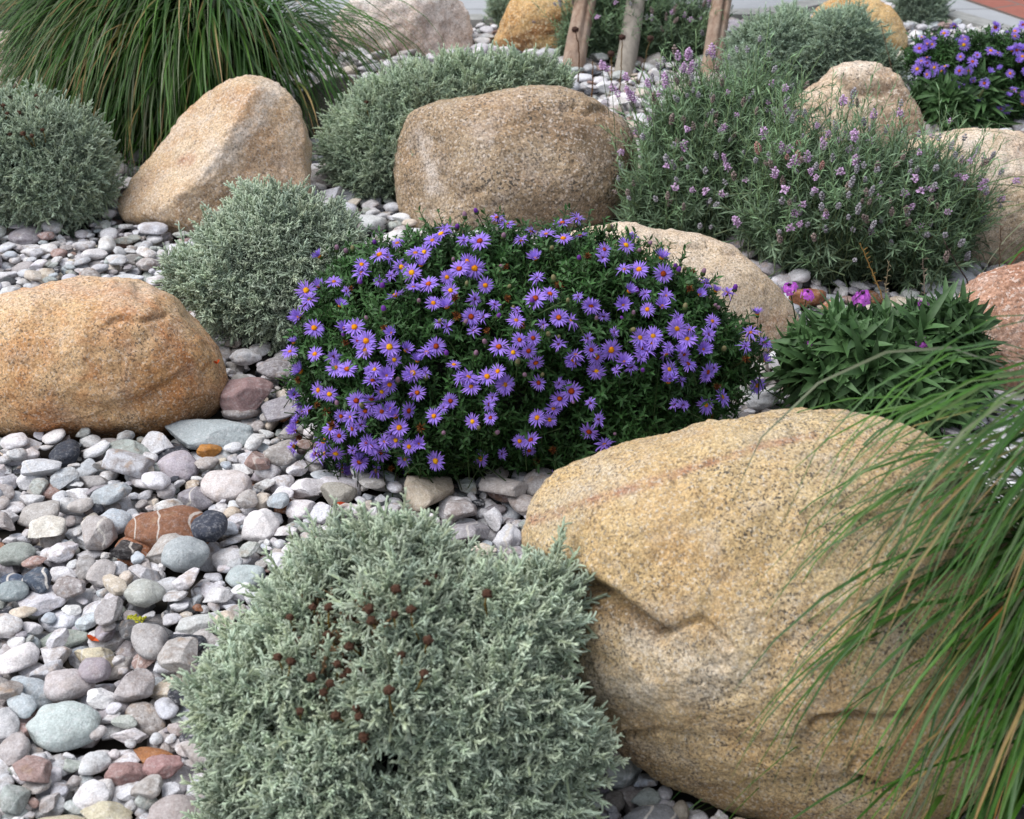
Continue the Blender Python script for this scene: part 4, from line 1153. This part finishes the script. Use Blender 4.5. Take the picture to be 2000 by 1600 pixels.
# ------------------------------------------------------------------ wooden stakes
def wood_mat(name, a, b_, seed):
    m, t, b = new_mat(name)
    tc = N(t, 'ShaderNodeTexCoord'); mp = N(t, 'ShaderNodeMapping')
    mp.inputs['Scale'].default_value = (60, 60, 4); mp.inputs['Location'].default_value = (seed, seed, seed)
    t.links.new(tc.outputs['Object'], mp.inputs[0])
    g = noise(t, mp.outputs[0], 1.0, 5, 0.65, 0.5)
    c = mixc(t, ramp(t, g, .35, .65), a, b_)
    c = mixc(t, ramp(t, noise(t, tc.outputs['Object'], 7, 4), .45, .7, 0, .6), c, (.3, .27, .24))
    t.links.new(c, b.inputs['Base Color']); b.inputs['Roughness'].default_value = .9
    bump(t, b, g, .7, .004)
    return m
W1 = wood_mat('weathered_brown_wood', srgb(120, 94, 76), srgb(160, 138, 120), 1)
W2 = wood_mat('weathered_grey_wood', srgb(128, 120, 110), srgb(158, 150, 138), 2)
def stake(label, base_px, top_px, r, mat, bend=0.0, crack=False):
    b0 = ground(*base_px)
    Zb = (b0 - CAM) @ FW
    d = norm(CAM + ray(*top_px) * (Zb + .05) - b0)
    n = 60; s = np.linspace(-.06, 1.3, n)
    P = b0 + s[:, None] * d + np.stack([bend * np.sin(s * 9), 0 * s, 0 * s], 1)
    V, F = tube(P, np.full(n, r), None, 28)
    q = V - b0; ax = q @ d
    off = q - ax[:, None] * d
    V = V + norm(off) * (.0025 * fbm(np.stack([off[:, 0] * 40, off[:, 1] * 40, ax * 5], 1) + r * 99, 3, 5))[:, None]
    if crack:
        an = np.arctan2(off @ norm(np.cross(d, -FW)), off @ (-FW))
        g = np.exp(-((an - .25 - .1 * np.sin(ax * 7)) / .12) ** 2) * np.clip((ax - .05) * 8, 0, 1)
        V = V - norm(off) * (g * .012)[:, None]
    o = mk('wooden_stake', V, F, mat, loc=b0)
    return tag(o, label, 'stake', 'wooden tree stakes')
stake('brown weathered stake beside the golden boulder, leaning', (1114, 168), (1143, 0), .028, W1, 0, True)
stake('slightly bent smooth grey stake, middle one of the three', (1214, 165), (1238, 0), .0245, W2, .006)
stake('brown split stake with a long crack, amid the lavender', (1384, 172), (1410, 0), .0255, W1, 0, True)

# ------------------------------------------------------------------ dried stalks
def dry_plant(name, label, stems, cat='dried stalk', group='dried flower stalks'):
    """stems: list of (base px, list of px on the way up, radius, tip kind, tint)"""
    b0 = ground(*stems[0][0])
    t = empty(name, b0, label, cat, group)
    for base, way, r, tip, tn in stems:
        g = ground(*base); Zb = (g - CAM) @ FW
        pts = [g] + [CAM + ray(*p) * (Zb - .01 * (i + 1)) for i, p in enumerate(way)]
        pts = np.array(pts)
        k = np.linspace(0, len(pts) - 1, 6 * len(pts)); P = np.stack([np.interp(k, np.arange(len(pts)), pts[:, c]) for c in range(3)], 1)
        for _ in range(3): P[1:-1] = (P[:-2] + 2 * P[1:-1] + P[2:]) / 4
        P[1:-1] += rng.normal(0, r * .35, (len(P) - 2, 3))
        s = Soup(); V, F = tube(P, r, r * .6, 5); s.add(V, F, srgb(*tn))
        if tip == 'pods':
            for i in range(14):
                q = P[int(len(P) * (.45 + .53 * i / 14))]
                V, F = blade_leaf(random.uniform(.006, .013), .0022, .2, .3, 2); s.add(rotz(roty(V, -R(random.uniform(20, 60))), random.uniform(0, 6.28)) + q, F, srgb(*tn) * 1.5)
        o = s.build('stalk', M_DRY, t)
        if tip == 'head':
            s2 = Soup(); V, F = ico(3); V = V * np.array([.008, .008, .0065]); V += norm(V) * (.0025 * vnoise(V * 300, 2))[:, None]; s2.add(V + P[-1], F, srgb(62, 44, 38))
            for i in range(12):
                V, F = blade_leaf(.009, .003, .9, .2, 2); s2.add(rotz(V, i * .52) + P[-1], F, srgb(70, 50, 40))
            h2 = s2.build('seed_head', M_DRY, t)
            h2.parent = o
    return t
BR = (84, 58, 40)
dry_plant('dried_flower_plant', 'dried brown flower stalks with dark seed heads behind the broad brown boulder', [
    ((1124, 205), [(1130, 150), (1132, 95), (1123, 58)], .0022, 'head', BR),
    ((1155, 210), [(1157, 170), (1158, 120)], .0022, 'none', (96, 66, 36)),
    ((1188, 205), [(1196, 150), (1193, 105)], .002, 'head', (100, 78, 40)),
    ((1208, 200), [(1213, 140), (1215, 73)], .002, 'head', (96, 74, 44)),
    ((1240, 190), [(1258, 130), (1270, 75)], .002, 'head', (84, 70, 44)),
    ((1118, 215), [(1110, 160), (1108, 138)], .0014, 'head', BR)], 'dried plant')
dry_plant('dried_stalk', 'straw coloured dry stalk standing behind the wallflower', [((1735, 620), [(1720, 570), (1705, 535), (1680, 475)], .0016, 'pods', (150, 118, 70)), ((1745, 615), [(1728, 570), (1737, 510)], .001, 'pods', (150, 136, 110))])
dry_plant('dried_stalk', 'blackish bare twig rising from the wallflower towards the lavender', [((1900, 745), [(1903, 640), (1895, 560), (1860, 500), (1845, 475)], .0016, 'pods', (52, 44, 38))])
dry_plant('dried_stalk', 'dark brown bare twig in front of the pink granite boulder', [((1925, 700), [(1945, 600), (1952, 520), (1955, 440)], .0015, 'pods', (74, 58, 46))])
dry_plant('dried_stalk', 'greyish dry flower stem among the white pebbles by the wallflower', [((1810, 640), [(1806, 570), (1802, 500)], .0011, 'pods', (126, 112, 100))])
dry_plant('dried_stalk', 'pale dry twig with papery husks leaning on the front of the yellow boulder', [((1700, 1680), [(1640, 1560), (1570, 1480), (1510, 1440), (1430, 1350)], .0014, 'pods', (112, 94, 78)), ((1690, 1690), [(1600, 1560), (1540, 1530), (1490, 1425)], .001, 'pods', (140, 122, 100))])
dry_plant('dried_stalk', 'straw coloured branching stem lying across the hanging grass blades', [((1930, 1640), [(1880, 1480), (1830, 1340), (1770, 1170), (1745, 1065)], .0015, 'pods', (150, 128, 88))])
dry_plant('dried_stalk', 'thin reddish brown stems in front of the far purple asters', [((1775, 240), [(1745, 150), (1720, 45)], .0016, 'none', (92, 76, 60)), ((1795, 240), [(1792, 150), (1788, 60)], .0016, 'none', (110, 88, 62)), ((1685, 200), [(1672, 110), (1657, 35)], .0016, 'none', (92, 76, 60)), ((1870, 230), [(1880, 150), (1885, 90)], .0016, 'none', (96, 84, 64)), ((1825, 235), [(1828, 160), (1840, 90)], .0016, 'none', (104, 90, 66))], 'dried plant')

# ------------------------------------------------------------------ pebbles
RES = .004
X0, Y0 = -1.75, 1.02
NX, NY = int(3.6 / RES), int(3.75 / RES)
Hm = np.full((NX, NY), -.012); Own = np.full((NX, NY), -1, np.int32)
gx = X0 + (np.arange(NX) + .5) * RES; gy = Y0 + (np.arange(NY) + .5) * RES
GX, GY = np.meshgrid(gx, gy, indexing='ij')
def footprint(h, zt, k):
    m = (h.V[:, 2] < zt) & (h.V[:, 2] > -zt - .02)
    if m.sum() < 10: return np.zeros_like(GX, bool)
    b = h.V[m][:, :2]; c = b.mean(0); q = b - c
    a = ((np.arctan2(q[:, 1], q[:, 0]) + math.pi) / (2 * math.pi) * 72).astype(int) % 72
    r = np.zeros(72); np.maximum.at(r, a, np.hypot(q[:, 0], q[:, 1]))
    ok = r > 0; r = np.interp(np.arange(72), np.where(ok)[0], r[ok], period=72)
    ax = np.arctan2(GY - c[1], GX - c[0]); rr = np.hypot(GX - c[0], GY - c[1])
    return rr < k * np.interp((ax + math.pi) / (2 * math.pi) * 72, np.arange(73), np.append(r, r[0]))
block = np.zeros_like(GX, bool)
for h in HULLS:
    block |= footprint(h, .025, 1.0) if h.rock else footprint(h, .05, .8)
ex = np.interp(gx, [p[0] for p in E], [p[1] for p in E])
block |= GY > (ex - .03)[:, None]
Hm[block] = .5
CP = np.array([[0, 0]])

PAL = [('white', (222, 220, 222), .28), ('pale grey', (205, 205, 209), .30), ('warm grey', (176, 170, 167), .14), ('greenish grey', (172, 178, 173), .085), ('blue grey', (184, 191, 197), .06), ('beige', (204, 193, 178), .05), ('pinkish brown', (168, 142, 135), .032), ('charcoal', (62, 64, 72), .026), ('rusty', (156, 106, 74), .008), ('mauve grey', (160, 155, 160), .04)]
pw = np.array([p[2] for p in PAL]); pw /= pw.sum()

class Peb: pass
PEBS = []
def kernel(a, b, yaw):
    k = int(max(a, b) / RES) + 1
    u = np.arange(-k, k + 1) * RES
    U, Vv = np.meshgrid(u, u, indexing='ij')
    c, s = math.cos(yaw), math.sin(yaw)
    q = ((U * c + Vv * s) / a) ** 2 + ((-U * s + Vv * c) / b) ** 2
    return k, q < 1, np.sqrt(np.clip(1 - q, 0, 1))
def try_drop(x, y, a, b, c, yaw, cand, jit, zmax, hero=False, kr=None):
    k, m, hh = kr or kernel(a, b, yaw)
    best = None
    for q in range(cand):
        xx = x + (rng.uniform(-jit, jit) if q else 0); yy = y + (rng.uniform(-jit, jit) if q else 0)
        i, j = int((xx - X0) / RES), int((yy - Y0) / RES)
        if i - k < 0 or j - k < 0 or i + k >= NX or j + k >= NY: continue
        W = Hm[i - k:i + k + 1, j - k:j + k + 1]
        z = (W + c * hh)[m].max() if not hero else np.quantile((np.minimum(W, .09) + c * hh)[m], .8)
        if best is None or z < best[0]: best = (z, i, j, xx, yy)
    if best is None or best[0] - c > zmax: return None
    z, i, j, xx, yy = best
    z -= .3 * c
    W = Hm[i - k:i + k + 1, j - k:j + k + 1]; O = Own[i - k:i + k + 1, j - k:j + k + 1]
    top = z + c * hh
    up = m & (top > W) & (W < .4)
    W[up] = top[up]; O[up] = len(PEBS)
    p = Peb(); p.x, p.y, p.z, p.a, p.b, p.c, p.yaw = xx, yy, z, a, b, c, yaw
    p.hero = None
    PEBS.append(p)
    return p
def rnd_size(lo, hi):
    a = lo + (hi - lo) * rng.random() ** 2.2
    return a, a * rng.uniform(.6, .95), a * rng.uniform(.3, .52)
def pick():
    k = rng.choice(len(PAL), p=pw); return PAL[k]
def layer(step, lo, hi, cand, zmax, keep=1.0):
    pts = [(x, y) for x in np.arange(X0 + .05, X0 + 3.55, step) for y in np.arange(Y0 + .05, Y0 + 3.7, step)]
    random.shuffle(pts)
    for x, y in pts:
        if random.random() > keep: continue
        x += rng.uniform(-step, step) * .5; y += rng.uniform(-step, step) * .5
        q = (y - 0) * .36 + .22
        if abs(x) > q + .1: continue
        a, b, c = rnd_size(lo, hi)
        if block[min(NX - 1, max(0, int((x - X0) / RES))), min(NY - 1, max(0, int((y - Y0) / RES)))]: continue
        p = try_drop(x, y, a, b, c, rng.uniform(0, math.pi), cand, step * .75, zmax)
        if p:
            p.cls, cc, _ = pick()
            p.tint = srgb(*cc) * rng.uniform(.85, 1.1) * np.array([rng.uniform(.97, 1.03), 1, rng.uniform(.97, 1.04)])
            p.ang = rng.random() < (.82 if p.cls in ('white', 'greenish grey', 'pinkish brown', 'beige') else .5)
            p.tilt = (rng.normal(0, .17), rng.normal(0, .17))
            p.tr = (.6 if rng.random() < .04 else 0.0, rng.uniform(.2, .9), rng.uniform(.2, 1.0))
layer(.034, .011, .026, 5, .02)
# stones one can pick out in the photograph: px centre, px width, px height, tint, traits, angular, phrase
HERO = [
 (122, 1398, 145, 92, (186, 196, 194), (0, .5, .2), False, 'large smooth pale blue green stone'),
 (410, 832, 182, 56, (168, 176, 178), (0, .5, .1), True, 'long flat pale grey slab'),
 (482, 772, 95, 78, (158, 130, 128), (0, .3, .3), True, 'flat dusky pink wedge shaped stone'),
 (330, 1020, 165, 78, (140, 98, 74), (.8, .2, .7), False, 'rust brown stone with white veins'),
 (127, 876, 60, 52, (58, 62, 72), (0, .2, .1), False, 'charcoal pebble touching the orange boulder'),
 (363, 1083, 90, 72, (164, 170, 172), (0, .4, .05), False, 'smooth round grey pebble'),
 (410, 1040, 68, 52, (62, 66, 78), (0, .3, .1), False, 'dark slate blue pebble'),
 (285, 1218, 115, 42, (88, 88, 90), (0, .3, .3), True, 'dark grey pointed shard'),
 (366, 1252, 72, 40, (50, 52, 60), (0, .3, .1), True, 'black angular pebble'),
 (838, 955, 95, 92, (184, 172, 154), (0, .3, .5), True, 'big angular beige stone below the asters'),
 (660, 948, 70, 48, (164, 160, 150), (0, .2, .2), True, 'tilted flat olive grey stone'),
 (440, 930, 98, 58, (214, 206, 204), (0, .5, .5), False, 'large cream white lumpy stone'),
 (345, 890, 80, 55, (182, 174, 182), (0, .4, .4), False, 'lilac grey lumpy stone'),
 (408, 868, 46, 28, (178, 124, 62), (0, .1, .6), True, 'ochre yellow pebble'),
 (378, 948, 74, 52, (150, 146, 152), (1, .4, .5), True, 'blocky slate grey stone'),
 (476, 1106, 74, 50, (176, 186, 186), (0, .4, .1), False, 'oval pale blue green pebble'),
 (244, 1484, 80, 52, (156, 126, 122), (0, .3, .2), True, 'flat dusky pink cobble'),
 (318, 1492, 80, 42, (160, 126, 124), (0, .3, .3), True, 'pink cobble with a chipped end'),
 (298, 1454, 84, 34, (164, 112, 72), (0, .1, .6), True, 'orange brown bar shaped stone'),
 (352, 1572, 125, 85, (168, 158, 156), (0, .3, .3), False, 'biggest rounded taupe stone beside the silver shrub'),
 (110, 1584, 120, 42, (182, 172, 148), (0, .3, .4), False, 'long yellowish grey stone'),
 (206, 1585, 100, 50, (196, 188, 164), (0, .4, .7), True, 'cream yellow blotchy stone'),
 (116, 1216, 102, 40, (154, 162, 154), (0, .3, .3), True, 'flat greenish grey slab'),
 (72, 1130, 58, 46, (70, 80, 94), (1, .3, .3), True, 'dark blue banded stone'),
 (22, 1112, 56, 36, (84, 96, 116), (1, .3, .3), False, 'slate blue veined stone'),
 (22, 1146, 66, 44, (146, 156, 158), (0, .3, .1), False, 'oval blue grey pebble at the picture edge'),
 (245, 1066, 56, 36, (70, 66, 66), (1, .3, .3), True, 'blackish craggy stone with pale veins'),
 (180, 1264, 84, 56, (206, 196, 170), (1, .5, .8), True, 'crumbly cream and ochre stone'),
 (283, 1155, 78, 56, (176, 178, 172), (0, .4, .3), False, 'round greenish grey pitted stone'),
 (134, 1322, 94, 70, (190, 182, 182), (0, .5, .3), False, 'wide pale lilac grey stone'),
 (252, 1310, 46, 58, (186, 178, 182), (0, .4, .05), False, 'egg shaped lilac pebble standing on end'),
 (186, 1312, 60, 46, (160, 150, 156), (0, .4, .2), False, 'mauve grey oval pebble'),
 (30, 1265, 84, 80, (226, 220, 220), (0, .6, .3), True, 'chunky bright white stone'),
 (200, 1355, 62, 42, (228, 226, 226), (0, .6, .2), True, 'bright white chipped stone'),
 (385, 1200, 84, 46, (194, 196, 194), (0, .5, .4), True, 'pale angular stone with a flat grey top'),
 (1270, 1572, 108, 58, (132, 134, 138), (1, .2, .2), True, 'dark grey wedge with a white vein under the front boulder'),
 (1195, 1528, 52, 46, (142, 136, 130), (0, .1, .1), False, 'smooth taupe egg under the front boulder'),
 (1165, 1506, 66, 56, (96, 92, 98), (0, .2, .2), True, 'dark purple grey stone in the gap under the front boulder'),
 (1330, 1562, 34, 52, (150, 142, 130), (0, .1, .1), False, 'narrow upright taupe pebble under the front boulder'),
 (1366, 1588, 40, 30, (150, 148, 150), (0, .2, .1), False, 'small grey pebble under the front boulder'),
 (1170, 1588, 74, 40, (144, 142, 146), (0, .3, .3), True, 'flat grey slab at the foot of the front silver shrub'),
 (600, 935, 70, 50, (220, 216, 218), (0, .5, .2), True, 'white block shaped stone by the asters'),
 (475, 720, 52, 32, (196, 192, 196), (0, .5, .4), False, 'pale lilac pebble beside the orange boulder'),
 (95, 1025, 70, 48, (222, 218, 208), (1, .5, .6), True, 'white stone speckled with ochre'),
 (30, 1060, 70, 44, (150, 156, 150), (0, .3, .3), False, 'greenish oval pebble near the picture edge'),
 (190, 1030, 72, 66, (172, 166, 164), (1, .3, .5), True, 'grey brown angular stone with a rusty face'),
 (510, 1005, 70, 62, (226, 222, 222), (0, .6, .3), True, 'snow white knobbly stone'),
 (990, 1030, 60, 62, (206, 206, 210), (1, .5, .2), True, 'white veined angular stone against the front boulder'),
 (720, 428, 66, 32, (196, 198, 198), (0, .4, .2), True, 'flat white slab near the broad brown boulder'),
 (1880, 540, 60, 32, (214, 214, 220), (0, .5, .2), True, 'large white stone beside the pink granite boulder'),
 (1570, 527, 34, 34, (170, 150, 140), (0, .2, .5), False, 'two toned brown and white pebble by the lavender'),
 (1560, 548, 46, 26, (206, 204, 208), (0, .4, .3), False, 'white pebble between cream boulder and wallflower'),
 (245, 520, 60, 26, (200, 202, 204), (0, .4, .2), True, 'flat white slab behind the orange boulder'),
 (15, 540, 36, 18, (60, 62, 66), (0, .2, .1), False, 'blackish pebble behind the orange boulder'),
]
heroes = []
def place_heroes():
    for (x, y, wp, hp, cc, tr, ang, ph) in HERO:
        g = ground(x, y + hp * .12, .035)
        Zg = (g - CAM) @ FW; s = Zg / FPX
        a = wp * s / 2
        sl = math.asin(np.clip((H - .03) / np.linalg.norm(g - CAM), 0, 1))
        hr = hp * s / 2                                   # apparent half height = sqrt((b sin)^2 + (c cos)^2)
        c = hr * .78; b = math.sqrt(max(hr ** 2 - (c * math.cos(sl)) ** 2, (.4 * hr) ** 2)) / math.sin(sl)
        b = min(b, a * 1.25)
        p = try_drop(g[0], g[1], a, b, c, 0.0, 1, 0, 1.0, hero=True)
        if not p: continue
        p.hero = ph; p.cls = ph; p.tint = srgb(*cc); p.tr = tr; p.ang = ang
        p.tilt = (rng.normal(0, .08), rng.normal(0, .08)); heroes.append(p)
layer(.039, .016, .034, 8, .045, .9)
place_heroes()
hero_mask = np.zeros_like(block)
for p in heroes:
    hero_mask |= ((GX - p.x) / (p.a * 1.0)) ** 2 + ((GY - p.y) / (p.b * 1.0)) ** 2 < 1
sv = Hm[hero_mask].copy(); Hm[hero_mask] = .45
layer(.026, .009, .022, 8, .03, .95)
layer(.024, .007, .013, 8, .022, .9)
layer(.047, .017, .034, 12, .042, .4)
Hm[hero_mask] = sv

# prototype stones
def stone_shape(V, seed, angular):
    r_ = np.random.default_rng(seed)
    P = V.copy()
    P *= 1 + .16 * fbm(V * 1.1 + seed, 2, seed)[:, None]
    for _ in range(r_.integers(5, 9) if angular else r_.integers(0, 3)):
        n_ = norm(r_.normal(0, 1, 3)); s = P @ n_; d = s.max() * r_.uniform(.5, .8) if angular else s.max() * r_.uniform(.7, .9)
        sf = .012 if angular else .06
        e = s - d; P += n_ * ((e - sf * np.logaddexp(0, e / sf)) - e)[:, None]
    P *= 1 + (.04 if angular else .018) * fbm(V * 3.5 + seed, 3, seed + 5)[:, None]
    lo, hi = P.min(0), P.max(0)
    return (P - (lo + hi) / 2) / ((hi - lo) / 2)
PROTO = {}
for sub in (3, 4):
    V, F = ico(sub)
    for ang in (0, 1):
        PROTO[sub, ang] = [stone_shape(V, 100 + k + 500 * ang, bool(ang)) for k in range(30)]

def peb_geo(p, sub):
    pr = PROTO[sub, int(p.ang)]
    V = pr[p.k] * np.array([p.a * 1.04, p.b * 1.04, p.c * 1.04])
    tx, ty = p.tilt
    cx, sx = math.cos(tx), math.sin(tx); cy, sy = math.cos(ty), math.sin(ty)
    V = V @ np.array([[1, 0, 0], [0, cx, sx], [0, -sx, cx]]) @ np.array([[cy, 0, -sy], [0, 1, 0], [sy, 0, cy]])
    return rotz(V, p.yaw)

cnt = np.bincount(Own[Own >= 0].ravel(), minlength=len(PEBS))
scr = np.zeros(len(PEBS))
for i, p in enumerate(PEBS):
    p.k = int(rng.integers(0, 30)); p.i = i
    q, Zp = to_px(np.array([p.x, p.y, p.z])); p.px = q[0]
    if not (-15 < p.px[0] < 2015 and -10 < p.px[1] < 1615): continue
    if cnt[i] < 3: continue
    if p.hero is None and any(h.ybot > p.px[1] - 4 and in_poly(h.poly, p.px[0], p.px[1])[0] for h in HULLS): continue
    scr[i] = cnt[i] * (FPX / Zp[0]) ** 2 * (H / np.hypot(p.y, H)) + (1e9 if p.hero else 0)
chosen = [PEBS[i] for i in np.argsort(-scr)[:300] if scr[i] > 0]
ch_ids = {p.i for p in chosen}
LMK = [(p.px, p.hero) for p in heroes] 
NEAR = [((210, 860), 'orange boulder'), ((700, 930), 'asters'), ((380, 1500), 'front silver shrub'), ((400, 450), 'pointed beige boulder'), ((500, 690), 'middle silver shrub'), ((1020, 1050), 'yellow front boulder'), ((1700, 560), 'lavender'), ((100, 450), 'buttoned silver shrub'), ((780, 460), 'broad brown boulder'), ((1900, 900), 'hanging grass')]
used_l = {}
def peb_label(p):
    if p.hero: return p.hero + ' lying in the gravel' if len(p.hero.split()) < 6 else p.hero
    shape = 'angular' if p.ang else ('elongated' if p.b / p.a < .7 else ('flat' if p.c / p.b < .52 else 'rounded'))
    sz = 'larger' if p.a > .03 else ('small' if p.a < .021 else 'medium')
    ds = sorted((np.hypot(*(p.px - q)), n, q) for q, n in LMK)
    d, n, q = ds[0]
    if d > 170:
        d, n, q = sorted((np.hypot(p.px[0] - q[0], p.px[1] - q[1]), n, np.array(q)) for q, n in NEAR)[0]
    v = p.px - q
    rel = ('in front of' if v[1] > 0 else 'behind') if abs(v[1]) > abs(v[0]) * .7 else 'beside'
    n = ' '.join(n.split()[:6])
    for cut_ in (' with', ' lying', ' touching', ' under', ' below', ' near', ' against', ' between', ' at', ' in', ' by', ' beside', ' standing', ' behind', ' and'):
        if cut_ in n: n = n[:n.index(cut_)]
    return f'{sz} {shape} {p.cls} pebble {rel} the {n}'
def peb_attrs(p, V):
    rc = V + rng.uniform(-40, 40, 3)
    return rc
for p in chosen:
    V = peb_geo(p, 4); loc = np.array([p.x, p.y, p.z])
    o = mk('pebble', V + loc, ico(4)[1], M_PEB, loc=loc, tint=np.broadcast_to(p.tint, V.shape), extra={'rc': peb_attrs(p, V), 'traits': np.broadcast_to(np.array(p.tr), V.shape)})
    tag(o, peb_label(p), 'pebble', 'pebbles of the gravel bed')
Vs, Fs, Cs, Rs, Ts, off = [], [], [], [], [], 0
F3 = ico(3)[1]
for p in PEBS:
    if p.i in ch_ids or cnt[p.i] == 0: continue
    V = peb_geo(p, 3)
    Vs.append(V + np.array([p.x, p.y, p.z])); Fs.append(F3 + off); off += len(V)
    Cs.append(np.broadcast_to(p.tint, V.shape)); Rs.append(peb_attrs(p, V)); Ts.append(np.broadcast_to(np.array(p.tr), V.shape))
o = mk('gravel', np.vstack(Vs), np.vstack(Fs), M_PEB, tint=np.vstack(Cs), extra={'rc': np.vstack(Rs), 'traits': np.vstack(Ts)})
tag(o, 'smaller grey and white pebbles covering the whole bed', 'gravel', kind='stuff')
print('pebbles', len(PEBS), 'chosen', len(chosen), 'stuff', len(Vs))

# ------------------------------------------------------------------ fallen bits
def top_z(x, y):
    i, j = int((x - X0) / RES), int((y - Y0) / RES)
    return float(min(Hm[i - 1:i + 2, j - 1:j + 2].max(), .1))
def fallen(x, y, L, c, label, name='fallen_leaf', cat='fallen leaf'):
    g = ground(x, y, .045); z = top_z(g[0], g[1]) + .002
    s = Soup()
    for k in range(3):
        V, F = blade_leaf(L * random.uniform(.7, 1), L * .55, random.uniform(-.5, .5), .5, 4)
        s.add(rotz(roty(V, -R(random.uniform(10, 50))), random.uniform(0, 6.28)) + np.array([g[0], g[1], z]), F, srgb(*c) * random.uniform(.8, 1.2))
    tag(s.build(name, M_DRY, loc=(g[0], g[1], z)), label, cat)
fallen(175, 1216, .012, (176, 74, 34), 'curled orange leaf scrap beside the flat greenish grey slab')
fallen(400, 1342, .014, (160, 62, 30), 'rust red leaf scrap at the edge of the front silver shrub')
fallen(655, 978, .016, (140, 52, 26), 'dark red leaf scrap in front of the tilted olive grey stone')
fallen(428, 776, .012, (190, 76, 30), 'bright orange leaf scrap between orange boulder and pink wedge stone')
g = ground(262, 1197, .045); z = top_z(g[0], g[1]) + .002
s = Soup()
for k in range(70):
    V, F = ico(2); V = V * .0019 * random.uniform(.6, 1.2); V += norm(V) * (.001 * vnoise(V * 900, k))[:, None]
    s.add(V + np.array([g[0] + random.gauss(0, .005), g[1] + random.gauss(0, .0035), z - .001 + random.uniform(0, .0015)]), F, srgb(150, 148, 50) * random.uniform(.8, 1.2))
tag(s.build('moss_tuft', M_DISC, loc=(g[0], g[1], z)), 'tiny yellow green moss tuft among the pebbles', 'moss')
